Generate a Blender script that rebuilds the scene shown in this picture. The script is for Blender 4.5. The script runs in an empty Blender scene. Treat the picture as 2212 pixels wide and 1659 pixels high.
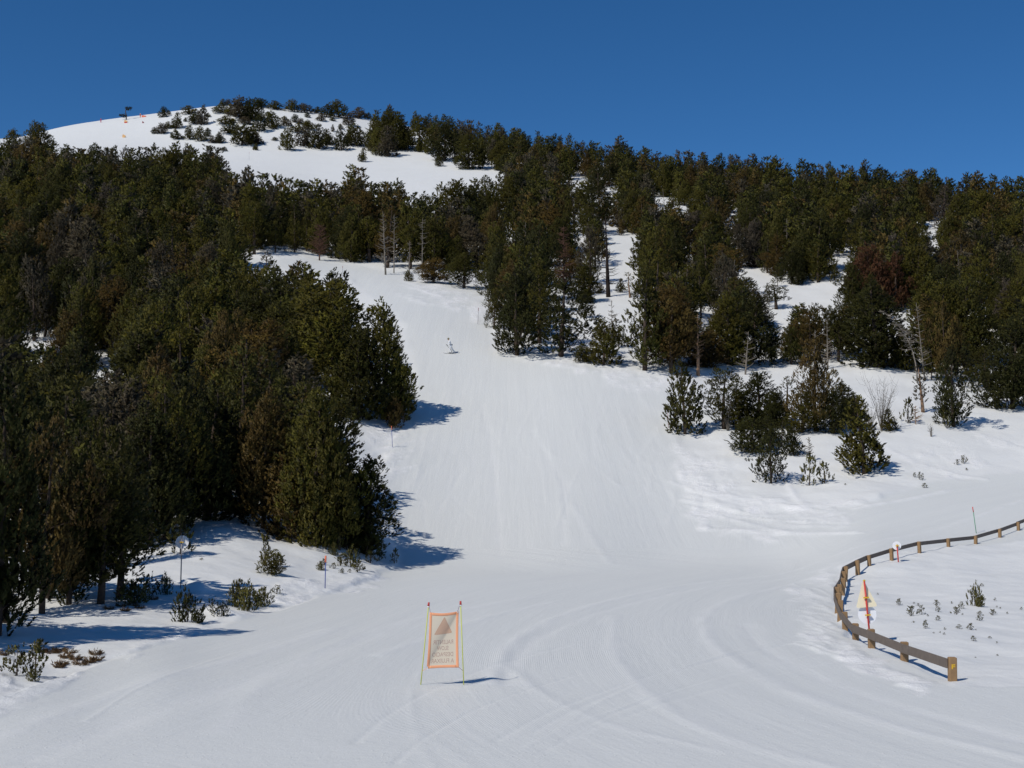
import bpy, math, random
import numpy as np
from mathutils import Vector, Matrix

SC = bpy.context.scene
COL = SC.collection
R = math.radians
RNG = np.random.default_rng(11)

# ------------------------------------------------------------------ camera, sky, sun, exposure
CAM_Z = 6.0
PITCH = R(4.056)
F = 3039.0                     # focal length in units of a 2212-wide picture
cam_data = bpy.data.cameras.new('camera')
cam_data.sensor_width = 36.0
cam_data.lens = 36.0 * F / 2212.0
cam_data.clip_start = 0.5
cam_data.clip_end = 6000.0
cam = bpy.data.objects.new('camera', cam_data)
cam.location = (0, 0, CAM_Z)
cam.rotation_euler = (math.pi / 2 + PITCH, 0, 0)
COL.objects.link(cam)
SC.camera = cam

SUN_EL = R(46.0)
SH = Vector((0.73, 0.68, 0)).normalized()            # direction in which shadows fall
world = bpy.data.worlds.new('World')
SC.world = world
world.use_nodes = True
wn = world.node_tree
sky = wn.nodes.new('ShaderNodeTexSky')
sky.sky_type = 'NISHITA'
sky.sun_disc = False
sky.sun_elevation = SUN_EL
sky.sun_rotation = math.atan2(-SH.x, -SH.y)
sky.altitude = 2600
sky.air_density = 0.72
sky.dust_density = 0.0
sky.ozone_density = 3.0
bg = wn.nodes['Background']
hs_sky = wn.nodes.new('ShaderNodeHueSaturation')          # the clear, deep blue of a high mountain sky
hs_sky.inputs['Saturation'].default_value = 1.26
hs_sky.inputs['Value'].default_value = 1.0
bg.inputs['Strength'].default_value = 0.100
wn.links.new(sky.outputs[0], hs_sky.inputs['Color'])
wn.links.new(hs_sky.outputs[0], bg.inputs['Color'])

sun_data = bpy.data.lights.new('sun', 'SUN')
sun_data.energy = 3.0
sun_data.angle = R(0.53)
sun_data.color = (1.0, 0.945, 0.86)
sun = bpy.data.objects.new('sun', sun_data)
sdir = Vector((SH.x * math.cos(SUN_EL), SH.y * math.cos(SUN_EL), -math.sin(SUN_EL)))
sun.rotation_euler = sdir.to_track_quat('-Z', 'Y').to_euler()
sun.location = (-60, -50, 90)
COL.objects.link(sun)

SC.view_settings.view_transform = 'Standard'
SC.view_settings.look = 'None'
SC.view_settings.exposure = 0.0
SC.view_settings.gamma = 1.0
SC.view_settings.use_curve_mapping = False
SC.cycles.max_bounces = 5
SC.cycles.diffuse_bounces = 3
SC.cycles.transmission_bounces = 3
SC.cycles.transparent_max_bounces = 6

# ------------------------------------------------------------------ projection helpers (layout measured on a 2212 x 1659 picture)
CP, SP = math.cos(PITCH), math.sin(PITCH)

def project(x, y, z):
    dz = z - CAM_Z
    dep = y * CP + dz * SP
    dep = np.where(dep > 0.1, dep, 0.1)
    h = -y * SP + dz * CP
    return 1106 + F * x / dep, 829.5 - F * h / dep, dep

def elev(v):                    # z above the eye per metre of y for picture row v (centre column)
    t = (829.5 - v) / F
    return (SP + t * CP) / (CP - t * SP)

def azim(u, v):
    t = (829.5 - v) / F
    return ((u - 1106) / F) / (CP - t * SP)

# ------------------------------------------------------------------ numeric noise
def vnoise(x, y, seed=0):
    xi = np.floor(x).astype(np.int64); yi = np.floor(y).astype(np.int64)
    fx = x - xi; fy = y - yi
    fx = fx * fx * (3 - 2 * fx); fy = fy * fy * (3 - 2 * fy)
    def h(a, b):
        n = (a * 374761393 + b * 668265263 + seed * 974634777) & 0xffffffff
        n = ((n ^ (n >> 13)) * 1274126177) & 0xffffffff
        n = n ^ (n >> 16)
        return (n & 0xffff) / 65535.0
    a = h(xi, yi); b = h(xi + 1, yi); c = h(xi, yi + 1); d = h(xi + 1, yi + 1)
    return (a + (b - a) * fx) * (1 - fy) + (c + (d - c) * fx) * fy - 0.5

def fbm(x, y, seed=0, octs=4):
    s = 0; a = 1.0
    for k in range(octs):
        s = s + a * vnoise(x * 2 ** k + 17.3 * k, y * 2 ** k - 9.1 * k, seed + k)
        a *= 0.5
    return s

def inside(poly, u, v):
    u = np.asarray(u, float); v = np.asarray(v, float)
    r = np.zeros(u.shape, bool)
    n = len(poly)
    for i in range(n):
        x0, y0 = poly[i]; x1, y1 = poly[(i + 1) % n]
        if y0 == y1:
            continue
        c = ((y0 > v) != (y1 > v)) & (u < (x1 - x0) * (v - y0) / (y1 - y0) + x0)
        r ^= c
    return r

def pchip(xs, ys, q):
    xs = np.asarray(xs, float); ys = np.asarray(ys, float)
    h = np.diff(xs); d = np.diff(ys) / h
    m = np.zeros(len(xs))
    m[0] = d[0]; m[-1] = d[-1]
    for i in range(1, len(xs) - 1):
        if d[i - 1] * d[i] > 0:
            w1 = 2 * h[i] + h[i - 1]; w2 = h[i] + 2 * h[i - 1]
            m[i] = (w1 + w2) / (w1 / d[i - 1] + w2 / d[i])
    i = np.clip(np.searchsorted(xs, q) - 1, 0, len(xs) - 2)
    t = np.clip((q - xs[i]) / h[i], 0, 1)
    h00 = (1 + 2 * t) * (1 - t) ** 2; h10 = t * (1 - t) ** 2
    h01 = t * t * (3 - 2 * t); h11 = t * t * (t - 1)
    return h00 * ys[i] + h10 * h[i] * m[i] + h01 * ys[i + 1] + h11 * h[i] * m[i + 1]

# ------------------------------------------------------------------ terrain: profiles of the hillside (row, distance) per direction
PROF = {
    -500: [(1510, 38.5), (1430, 44), (1330, 55), (1240, 72), (1130, 93), (970, 122), (770, 165), (570, 225), (430, 300), (345, 400), (320, 470), (310, 600)],
    0: [(1510, 38.5), (1445, 43.5), (1402, 46.5), (1345, 55), (1250, 72), (1150, 93), (1000, 122), (800, 165), (600, 225), (450, 300), (350, 400), (326, 470), (314, 590)],
    115: [(1475, 42), (1425, 47.5), (1392, 50), (1330, 60), (1250, 73), (1158, 92), (1000, 122), (800, 166), (610, 223), (452, 300), (357, 400), (325, 475), (283, 590)],
    230: [(1430, 47.3), (1395, 50.5), (1310, 64), (1250, 75), (1165, 91), (1000, 123), (800, 166), (620, 222), (455, 300), (365, 400), (322, 480), (262, 590)],
    350: [(1392, 51.5), (1340, 60), (1285, 70), (1180, 87), (1120, 99), (1080, 112), (960, 130), (800, 167), (640, 215), (480, 293), (390, 380), (352, 440), (322, 485), (244, 582)],
    480: [(1345, 60.7), (1285, 71), (1200, 84), (1118, 97), (1085, 112), (950, 135), (800, 168), (650, 212), (500, 290), (400, 370), (365, 430), (325, 485), (226, 575)],
    590: [(1318, 67), (1260, 77), (1200, 87), (1145, 97), (1095, 109), (960, 130), (800, 167), (680, 202), (570, 248), (470, 320), (400, 390), (366, 440), (322, 492), (231, 575)],
    700: [(1278, 78), (1225, 88), (1188, 93), (1100, 108), (1000, 122), (900, 140), (800, 165), (700, 192), (620, 228), (575, 255), (520, 300), (460, 345), (400, 410), (370, 445), (328, 495), (243, 575)],
    850: [(1240, 93.5), (1200, 100), (1100, 115), (1000, 130), (900, 148), (800, 168), (700, 190), (620, 225), (592, 250), (540, 285), (470, 345), (400, 415), (340, 485), (300, 530), (262, 580)],
    1050: [(1232, 97), (1200, 102), (1100, 117), (1000, 133), (900, 150), (800, 170), (765, 178), (700, 194), (640, 222), (600, 250), (520, 300), (440, 370), (400, 415), (370, 450), (330, 500), (305, 545)],
    1250: [(1236, 95.5), (1200, 101), (1100, 116), (1000, 132), (900, 149), (800, 168), (775, 174), (740, 190), (680, 215), (640, 235), (520, 305), (440, 375), (385, 435), (342, 500)],
    1450: [(1230, 98), (1170, 108), (1100, 118), (1000, 133), (930, 146), (850, 160), (800, 172), (700, 205), (640, 235), (560, 282), (470, 352), (420, 405), (385, 465)],
    1650: [(1225, 99), (1190, 104), (1150, 109), (1110, 116), (1045, 125), (960, 138), (925, 147), (860, 162), (810, 178), (700, 215), (640, 240), (600, 262), (500, 332), (430, 402), (403, 440)],
    1900: [(1390, 52.9), (1300, 71), (1245, 83), (1212, 88), (1190, 93), (1150, 103), (1080, 116), (1020, 127), (940, 142), (880, 155), (830, 170), (760, 190), (660, 225), (600, 257), (500, 327), (435, 402), (425, 425)],
    2150: [(1470, 43), (1390, 53), (1300, 71), (1240, 83), (1165, 99.5), (1100, 112), (1040, 124), (980, 136), (900, 154), (870, 163), (800, 185), (700, 218), (600, 257), (500, 327), (453, 402)],
    2700: [(1470, 43), (1390, 53), (1300, 71), (1230, 83), (1150, 99.5), (1090, 112), (1030, 124), (960, 136), (880, 154), (850, 163), (780, 185), (680, 218), (590, 257), (510, 327), (470, 402)],
}
YT = np.exp(np.linspace(math.log(12.0), math.log(2500.0), 900))
cols_u = sorted(PROF)
AT_K = np.array([(u - 1106) / F / CP for u in cols_u])
ZK = []
for u in cols_u:
    pr = PROF[u]
    ys = [d for v, d in pr]; zs = [CAM_Z + d * elev(v) for v, d in pr]
    yl, zl = ys[-1], zs[-1]
    ys = [8.0, min(30.0, ys[0] - 4)] + ys + [yl + 45, yl + 140, yl + 600, 2600.0]
    zs = [0.0, 0.0] + zs + [zl + 2.0, zl - 12.0, zl - 150.0, zl - 330.0]
    ZK.append(pchip(ys, zs, YT))
ZK = np.array(ZK)
AT = np.linspace(AT_K[0], AT_K[-1], 520)
ZT = np.empty((len(AT), len(YT)))
for j in range(len(YT)):
    ZT[:, j] = pchip(AT_K, ZK[:, j], AT)
ker = np.exp(-np.linspace(-2, 2, 25) ** 2); ker /= ker.sum()
pad = np.pad(ZT, ((12, 12), (0, 0)), mode='edge')
ZT = sum(ker[k] * pad[k:k + ZT.shape[0]] for k in range(25))

kery = np.exp(-np.linspace(-2.2, 2.2, 31) ** 2 / 1.0); kery /= kery.sum()
pad = np.pad(ZT, ((0, 0), (15, 15)), mode='edge')
ZT = sum(kery[k] * pad[:, k:k + ZT.shape[1]] for k in range(31))

def base_h(x, y):
    x = np.asarray(x, float); y = np.asarray(y, float)
    ye = np.clip(y, 12.0, 2500.0)
    a = np.clip(x / ye, AT[0], AT[-1])
    fa = (a - AT[0]) / (AT[-1] - AT[0]) * (len(AT) - 1)
    fy = (np.log(ye) - math.log(12.0)) / (math.log(2500.0) - math.log(12.0)) * (len(YT) - 1)
    ia = np.clip(fa.astype(int), 0, len(AT) - 2); iy = np.clip(fy.astype(int), 0, len(YT) - 2)
    ta = fa - ia; ty = fy - iy
    z = (ZT[ia, iy] * (1 - ta) + ZT[ia + 1, iy] * ta) * (1 - ty) + (ZT[ia, iy + 1] * (1 - ta) + ZT[ia + 1, iy + 1] * ta) * ty
    t = np.clip((25.0 - y) / 22.0, 0, 1)                 # the snow bank the picture is taken from
    return z + 4.3 * t * t * (3 - 2 * t)

# groomed and ungroomed snow, outlined on the picture and carried to the ground
OFF = [[(-900, 1520), (0, 1500), (100, 1470), (210, 1430), (330, 1395), (450, 1368), (560, 1328), (700, 1286), (800, 1252), (860, 1215), (840, 1150), (820, 1030), (850, 960), (880, 900), (900, 850), (880, 700), (740, 590), (540, 580), (-900, 500)],
       [(1060, 640), (1070, 760), (1230, 782), (1450, 826), (1500, 900), (1460, 960), (1480, 1080), (1600, 1110), (1850, 1095), (2000, 1042), (3000, 930), (3000, 100), (-900, 100), (-900, 500), (500, 560), (700, 560), (850, 588), (1000, 610)],
       [(2060, 1480), (1830, 1370), (1800, 1290), (1812, 1222), (1900, 1195), (3000, 1100), (3000, 1480)]]
SCUFF = [[(1450, 960), (1480, 1060), (1510, 1140), (1640, 1172), (1800, 1145), (1890, 1085), (1600, 1085), (1560, 1000)],
         [(1710, 1275), (1800, 1215), (1800, 1380), (1860, 1415), (2035, 1480), (2000, 1500), (1850, 1450), (1740, 1380)],
         [(-300, 1430), (0, 1440), (60, 1470), (170, 1450), (140, 1490), (0, 1545), (-300, 1620)],
         [(795, 930), (860, 900), (890, 920), (860, 1010), (830, 1060)],
         [(1080, 768), (1240, 782), (1460, 815), (1480, 850), (1380, 838), (1200, 800)],
         [(600, 1270), (800, 1238), (850, 1226), (800, 1268), (640, 1300), (480, 1345), (440, 1362), (330, 1398), (260, 1432), (250, 1412), (400, 1362)],
         [(2000, 960), (2212, 930), (2212, 1000), (2050, 1030), (1930, 1010)],
         [(860, 600), (1040, 640), (1050, 700), (960, 660)]]
TRACKS = [  # ridges and ruts of snow: points, width in m, height in m
    ([(1060, 1475), (1078, 1425), (1110, 1385), (1190, 1340), (1300, 1303), (1500, 1262), (1750, 1222), (2000, 1150), (2212, 1080)], 0.30, 0.075),
    ([(1090, 1478), (1110, 1430), (1150, 1385), (1230, 1345), (1330, 1312), (1520, 1270), (1800, 1220)], 0.30, -0.06),
    ([(1235, 1090), (1279, 1160), (1315, 1215)], 0.35, 0.05),
    ([(1800, 1660), (1600, 1605), (1420, 1515), (1330, 1420), (1325, 1330)], 0.30, 0.06),
    ([(1560, 1625), (1300, 1560), (1160, 1490), (1100, 1440)], 0.22, 0.05),
    ([(2212, 1640), (1900, 1560), (1660, 1470), (1550, 1400), (1520, 1340), (1600, 1290), (1800, 1230)], 0.35, 0.07),
    ([(2212, 1600), (1950, 1530), (1760, 1460), (1650, 1400), (1610, 1350)], 0.35, -0.06),
    ([(940, 1660), (905, 1600), (890, 1540), (893, 1480), (930, 1420)], 0.14, 0.025),
    ([(820, 1415), (905, 1385), (1030, 1340), (1200, 1300)], 0.35, 0.06),
    ([(0, 1590), (250, 1500), (520, 1420), (720, 1360)], 0.4, 0.06),
    ([(60, 1640), (330, 1540), (600, 1450), (800, 1370)], 0.5, -0.06),
    ([(480, 1580), (540, 1500), (660, 1420), (850, 1350), (1150, 1290)], 0.4, 0.05),
    ([(1415, 975), (1560, 1000), (1620, 1015)], 0.3, 0.07),
    ([(1915, 967), (1985, 1000), (2060, 1022), (2130, 1036)], 0.30, 0.13),
    ([(1700, 1040), (1720, 1080), (1745, 1095)], 0.35, 0.12),
    ([(1490, 1060), (1600, 1085), (1720, 1100), (1820, 1110)], 0.35, 0.12),
    ([(1500, 1085), (1600, 1110), (1700, 1135)], 0.35, 0.10),
    ([(1530, 1110), (1640, 1140), (1700, 1152)], 0.35, 0.10),
    ([(1850, 1100), (1960, 1080), (2050, 1060)], 0.35, 0.10),
    ([(2060, 920), (2150, 950), (2240, 985)], 0.4, 0.14),
    ([(395, 1262), (430, 1272), (420, 1290), (440, 1310), (470, 1330)], 0.35, 0.14),
    ([(410, 1262), (447, 1272), (436, 1290), (462, 1310), (498, 1332)], 0.35, 0.12),
    ([(455, 1262), (560, 1256), (680, 1262)], 0.3, 0.10),
    ([(560, 1282), (620, 1300)], 0.3, 0.12),
    ([(1240, 780), (1390, 802), (1500, 822)], 0.4, 0.14),
    ([(870, 615), (960, 640), (1040, 655)], 0.5, 0.10),
    ([(1150, 930), (1190, 1000), (1220, 1060), (1215, 1180)], 0.35, -0.05),
    ([(1040, 870), (1060, 960), (1075, 1080), (1080, 1200)], 0.35, -0.05),
]

_r = np.random.default_rng(14)
for _k in range(20):        # ski tracks scraped across the foot of the right mound
    _v = 1040 + 5.6 * _k + _r.normal(0, 3); _u = 1462 + 4.0 * _k + _r.normal(0, 14); _l = _r.uniform(90, 330)
    _m = 1.0 - 0.045 * _k
    TRACKS.append(([(_u, _v), (_u + 0.33 * _l, _v + 0.13 * _l * _m), (_u + 0.66 * _l, _v + 0.20 * _l * _m), (_u + _l, _v + 0.20 * _l * _m + _r.normal(0, 5))], float(_r.uniform(0.14, 0.30)), float(_r.uniform(0.07, 0.13))))
for _k in range(10):        # and beside the upper bend, the left edge and the right road
    _u, _v = 850 + _r.uniform(0, 140), 604 + 5 * _k
    TRACKS.append(([(_u, _v), (_u + 50, _v + 10 + _r.normal(0, 3)), (_u + 110, _v + 16)], 0.35, float(_r.uniform(0.10, 0.15))))
    _u, _v = 800 + _r.uniform(0, 25), 935 + 11 * _k
    TRACKS.append(([(_u, _v), (_u + 30, _v - 5 + _r.normal(0, 4)), (_u + 75, _v - 16)], 0.22, float(_r.uniform(0.10, 0.14))))
    _u, _v = 1100 + _r.uniform(0, 330), 772 + 5 * _k
    TRACKS.append(([(_u, _v), (_u + 60, _v + 6 + _r.normal(0, 3)), (_u + 120, _v + 16)], 0.3, float(_r.uniform(0.10, 0.15))))
for _k in range(26):        # churned snow outside the fence
    _u, _v = 1712 + _r.uniform(0, 60), 1262 + 5.6 * _k
    TRACKS.append(([(_u, _v), (_u + 30, _v + 8 + _r.normal(0, 4)), (_u + 62, _v + 22)], 0.10, float(_r.uniform(0.05, 0.10))))

for _k in range(30):
    _u = _r.uniform(880, 1440); _v = _r.uniform(790, 900); _a = _r.uniform(-70, 70); _p = []
    for _j in range(7):
        _p.append((_u + 0.12 * (_u - 1100) * _j + _a * math.sin(_j * 1.3 + _k), _v + _j * _r.uniform(34, 50)))
    TRACKS.append((_p, float(_r.uniform(0.12, 0.22)), float(_r.choice([0.03, -0.03, 0.04]))))
for _k in range(9):
    _u = _r.uniform(150, 1300); _v = 1659 - _r.uniform(-10, 120); _s = _r.uniform(0.2, 1.0)
    _p = [(_u + 110 * _s * _j + 9 * _j * _j, _v - 52 * _j + 2.0 * _j * _j) for _j in range(6)]
    TRACKS.append((_p, float(_r.uniform(0.07, 0.13)), float(_r.choice([0.03, -0.035]))))

def first_hit(u, v):
    """ground point seen at picture position (u, v)"""
    a = azim(u, v)
    ys = np.exp(np.linspace(math.log(27.0), math.log(690.0), 2600))
    zs = base_h(a * ys, ys)
    uu, vv, _ = project(a * ys, ys, zs)
    k = np.nonzero(vv <= v)[0]
    i = k[0] if len(k) else int(np.argmin(vv))
    return a * ys[i], ys[i]

# fine grid of the whole ground sheet
a_in = np.linspace(-0.40, 0.40, 560)
a_out = 0.40 + np.linspace(0.02, 1, 26) ** 1.6 * 0.5
a_all = np.concatenate([-a_out[::-1], a_in, a_out])
y_all = np.concatenate([np.linspace(-260, 10, 18), np.linspace(12, 27.5, 22),
                        np.exp(np.linspace(math.log(28), math.log(128), 470)),
                        np.exp(np.linspace(math.log(128.5), math.log(700), 300)),
                        np.exp(np.linspace(math.log(715), math.log(2500), 18))])
GA, GY = np.meshgrid(a_all, y_all, indexing='ij')
soft = np.where(GY > 200, GY, 6.0 * np.log1p(np.exp(np.clip(GY / 6.0, -40, 40))))
gq = np.clip((np.abs(GA) - 0.40) / 0.5, 0, 1)
GX = GA * soft + np.sign(GA) * gq ** 1.5 * 420
GZ = base_h(GX, GY)
PU, PV, PD = project(GX, GY, GZ)
seen = (GY > 26) & (GY < 700) & (np.abs(GA) < 0.46)
jit_u = 14 * fbm(GX * 0.5, GY * 0.5, 3); jit_v = 7 * fbm(GX * 0.5, GY * 0.5, 8)

def smooth_grid(m, k=2):
    for _ in range(k):
        p = np.pad(m, 1, mode='edge')
        m = (p[:-2, 1:-1] + p[2:, 1:-1] + p[1:-1, :-2] + p[1:-1, 2:] + 2 * p[1:-1, 1:-1]) / 6
    return m
M_off = np.zeros(GX.shape); M_scuff = np.zeros(GX.shape)
for p in OFF:
    M_off = np.maximum(M_off, inside(p, PU + jit_u, PV + jit_v))
for p in SCUFF:
    M_scuff = np.maximum(M_scuff, inside(p, PU + 3 * jit_u, PV + 2 * jit_v))
M_off = smooth_grid(np.where(GY > 500, 1.0, M_off), 4)
M_scuff = smooth_grid(np.where(seen, M_scuff, 0), 5)
M_scuff *= np.clip(0.45 + 1.6 * fbm(GX * 0.6, GY * 0.25, 40), 0, 1)
M_track = np.zeros(GX.shape); H_track = np.zeros(GX.shape)
for pts, w, h in TRACKS:
    if len(pts) and h < 0.1: h = h * 0.6
    P = np.array([first_hit(*q) for q in pts])
    # smooth the line
    t = np.arange(len(P)); tt = np.linspace(0, len(P) - 1, (len(P) - 1) * 7 + 1)
    P = np.stack([pchip(t, P[:, 0], tt), pchip(t, P[:, 1], tt)], 1)
    x0, y0 = P.min(0) - 2; x1, y1 = P.max(0) + 2
    sel = np.nonzero((GX > x0) & (GX < x1) & (GY > y0) & (GY < y1))
    qx, qy = GX[sel], GY[sel]
    best = np.full(qx.shape, 9e9)
    for k in range(len(P) - 1):
        d = P[k + 1] - P[k]; L = max((d ** 2).sum(), 1e-9)
        s = np.clip(((qx - P[k, 0]) * d[0] + (qy - P[k, 1]) * d[1]) / L, 0, 1)
        best = np.minimum(best, (qx - P[k, 0] - s * d[0]) ** 2 + (qy - P[k, 1] - s * d[1]) ** 2)
    best = np.sqrt(best) * (1 + 0.5 * vnoise(qx * 1.3, qy * 0.5, 5))
    g = np.exp(-(best / w) ** 2)
    H_track[sel] += h * g * (0.75 + 0.9 * vnoise(qx * 0.8, qy * 0.4, 9))
    M_track[sel] = np.maximum(M_track[sel], g * min(1.0, abs(h) / 0.12))
near = np.clip(1.2 - GY / 500.0, 0.3, 1)
GZ = GZ + H_track + M_off * (0.42 * fbm(GX / 9.0, GY / 9.0, 21, 3) + 0.16 * fbm(GX / 2.4, GY / 2.4, 22, 3)) * near
GZ += M_scuff * 0.13 * (fbm(GX / 0.9, GY / 0.9, 30, 3)) + (1 - M_off) * 0.07 * fbm(GX / 18.0, GY / 14.0, 33, 3) * seen
# direction field of the grooming: s runs across the machine's path, t along it
dy = GY - 47
q = np.where(dy < 0, 0.011 * dy ** 2, 0.0032 * dy ** 2 + 0.00006 * np.clip(dy, 0, 90) ** 3)
S_basin = GX - q
S_left = GX - 0.22 * dy
wl = np.clip((-GX - 2.0) / 6.0, 0, 1)
S_b = S_basin * (1 - wl) + S_left * wl
wh = np.clip((1235 - PV) / 50.0, 0, 1) * np.clip((1800 - PU) / 250, 0, 1)
FS = S_b * (1 - wh) + GX * 1.4 * wh
FT = GY

def ground_z(x, y):
    return float(base_h(x, y))

# ------------------------------------------------------------------ mesh helpers
def mesh_np(name, verts, faces, mats=(), smooth=False, attrs=None):
    verts = np.asarray(verts, np.float32); faces = np.asarray(faces, np.int32)
    n = faces.shape[1]
    me = bpy.data.meshes.new(name)
    me.vertices.add(len(verts)); me.vertices.foreach_set('co', verts.ravel())
    me.loops.add(faces.size); me.loops.foreach_set('vertex_index', faces.ravel())
    me.polygons.add(len(faces))
    me.polygons.foreach_set('loop_start', np.arange(0, faces.size, n, dtype=np.int32))
    me.polygons.foreach_set('loop_total', np.full(len(faces), n, np.int32))
    me.polygons.foreach_set('use_smooth', np.full(len(faces), smooth, bool))
    for k, v in (attrs or {}).items():
        v = np.asarray(v, np.float32)
        if v.ndim == 1:
            me.attributes.new(k, 'FLOAT', 'POINT').data.foreach_set('value', v)
        else:
            me.attributes.new(k, 'FLOAT_VECTOR', 'POINT').data.foreach_set('vector', v.ravel())
    for m in mats:
        me.materials.append(m)
    me.update(calc_edges=True)
    return me

class MB:
    """collects simple shapes into one mesh"""
    def __init__(self):
        self.v = []; self.f = []; self.m = []
    def add(self, vs, fs, mi=0):
        o = len(self.v)
        self.v += [tuple(p) for p in vs]
        self.f += [tuple(o + i for i in f) for f in fs]
        self.m += [mi] * len(fs)
    def tube(self, pts, rad, n=6, mi=0, cap=True):
        pts = [Vector(p) for p in pts]
        if not hasattr(rad, '__len__'):
            rad = [rad] * len(pts)
        vs = []; fs = []
        for i, p in enumerate(pts):
            d = (pts[min(i + 1, len(pts) - 1)] - pts[max(i - 1, 0)]).normalized()
            ref = Vector((0, 0, 1)) if abs(d.z) < 0.9 else Vector((1, 0, 0))
            a = d.cross(ref).normalized(); b = d.cross(a)
            for k in range(n):
                t = 2 * math.pi * k / n
                vs.append(p + (a * math.cos(t) + b * math.sin(t)) * rad[i])
        for i in range(len(pts) - 1):
            for k in range(n):
                k2 = (k + 1) % n
                fs.append((i * n + k, i * n + k2, (i + 1) * n + k2, (i + 1) * n + k))
        if cap:
            fs.append(tuple(range(n - 1, -1, -1))); fs.append(tuple((len(pts) - 1) * n + k for k in range(n)))
        self.add(vs, fs, mi)
    def box(self, c, s, rot=None, mi=0, ch=0.0):
        """box with chamfered vertical edges and top"""
        hx, hy, hz = s[0] / 2, s[1] / 2, s[2] / 2
        c = Vector(c); M = rot or Matrix.Identity(3)
        if ch <= 0:
            P = [Vector((x, y, z)) for z in (-hz, hz) for x, y in ((-hx, -hy), (hx, -hy), (hx, hy), (-hx, hy))]
            vs = [c + M @ p for p in P]
            self.add(vs, [(3, 2, 1, 0), (4, 5, 6, 7), (0, 1, 5, 4), (1, 2, 6, 5), (2, 3, 7, 6), (3, 0, 4, 7)], mi)
            return
        ring = lambda k: [(-hx + k, -hy + 0), (hx - k, -hy), (hx, -hy + k), (hx, hy - k), (hx - k, hy), (-hx + k, hy), (-hx, hy - k), (-hx, -hy + k)]
        vs = []
        for z, kk, sh in ((-hz, ch, 0), (hz - ch, ch, 0), (hz, ch, ch)):
            for x, y in ring(kk):
                fx = (hx - sh) / hx; fy = (hy - sh) / hy
                vs.append(c + M @ Vector((x * fx, y * fy, z)))
        fs = [tuple(range(7, -1, -1)), tuple(range(16, 24))]
        for r in range(2):
            for k in range(8):
                k2 = (k + 1) % 8
                fs.append((r * 8 + k, r * 8 + k2, (r + 1) * 8 + k2, (r + 1) * 8 + k))
        self.add(vs, fs, mi)
    def prism(self, outline, thick, M, mi=0):
        """outline in the local xz plane, thickness along local y"""
        n = len(outline)
        vs = [M @ Vector((x, -thick / 2, z)) for x, z in outline] + [M @ Vector((x, thick / 2, z)) for x, z in outline]
        fs = [tuple(range(n)), tuple(range(2 * n - 1, n - 1, -1))]
        for k in range(n):
            k2 = (k + 1) % n
            fs.append((k2, k, n + k, n + k2))
        self.add(vs, fs, mi)
    def mesh(self, name, mats, smooth=False):
        me = bpy.data.meshes.new(name)
        me.from_pydata(self.v, [], self.f)
        for m in (mats if isinstance(mats, (list, tuple)) else [mats]):
            me.materials.append(m)
        me.polygons.foreach_set('material_index', self.m)
        me.polygons.foreach_set('use_smooth', [smooth] * len(self.f))
        me.update()
        return me

def link(name, me, parent=None):
    o = bpy.data.objects.new(name, me)
    COL.objects.link(o)
    if parent is not None:
        o.parent = parent
    return o

def tag(o, label=None, cat=None, group=None, kind=None):
    if label: o['label'] = label
    if cat: o['category'] = cat
    if group: o['group'] = group
    if kind: o['kind'] = kind
    return o

def thing(name, label, cat, loc, rz=0.0, group=None):
    o = bpy.data.objects.new(name, None)
    o.empty_display_size = 0.2
    o.location = loc
    o.rotation_euler = (0, 0, rz)
    COL.objects.link(o)
    return tag(o, label, cat, group)

# ------------------------------------------------------------------ materials
def mat(name):
    m = bpy.data.materials.new(name)
    m.use_nodes = True
    nt = m.node_tree
    return m, nt, nt.nodes['Principled BSDF'], nt.nodes['Material Output']

def N(nt, t, **kw):
    n = nt.nodes.new(t)
    for k, v in kw.items():
        setattr(n, k, v)
    return n

def math_node(nt, op, a, b=None, clamp=False):
    n = N(nt, 'ShaderNodeMath', operation=op)
    n.use_clamp = clamp
    for i, s in enumerate((a, b)):
        if s is None: continue
        if isinstance(s, (int, float)): n.inputs[i].default_value = s
        else: nt.links.new(s, n.inputs[i])
    return n.outputs[0]

def mixcol(nt, fac, a, b):
    n = N(nt, 'ShaderNodeMix', data_type='RGBA')
    for s, sock in ((fac, n.inputs[0]), (a, n.inputs[6]), (b, n.inputs[7])):
        if isinstance(s, (int, float)): sock.default_value = s
        elif isinstance(s, tuple): sock.default_value = (*s, 1) if len(s) == 3 else s
        else: nt.links.new(s, sock)
    return n.outputs[2]

def noise(nt, vec, scale, detail=4, rough=0.55):
    n = N(nt, 'ShaderNodeTexNoise')
    n.inputs['Scale'].default_value = scale
    n.inputs['Detail'].default_value = detail
    n.inputs['Roughness'].default_value = rough
    if vec is not None: nt.links.new(vec, n.inputs['Vector'])
    return n.outputs['Fac']

def simple(name, col, rough=0.5, var=0.12, scale=6.0, spec=0.4, bump=0.0):
    m, nt, b, out = mat(name)
    tc = N(nt, 'ShaderNodeTexCoord')
    f = noise(nt, tc.outputs['Object'], scale)
    dark = tuple(c * (1 - var) for c in col); lite = tuple(min(1, c * (1 + var)) for c in col)
    nt.links.new(mixcol(nt, f, dark, lite), b.inputs['Base Color'])
    b.inputs['Roughness'].default_value = rough
    b.inputs['Specular IOR Level'].default_value = spec
    if bump:
        bn = N(nt, 'ShaderNodeBump'); bn.inputs['Strength'].default_value = bump; bn.inputs['Distance'].default_value = 0.02
        nt.links.new(noise(nt, tc.outputs['Object'], scale * 4), bn.inputs['Height'])
        nt.links.new(bn.outputs[0], b.inputs['Normal'])
    return m

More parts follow.
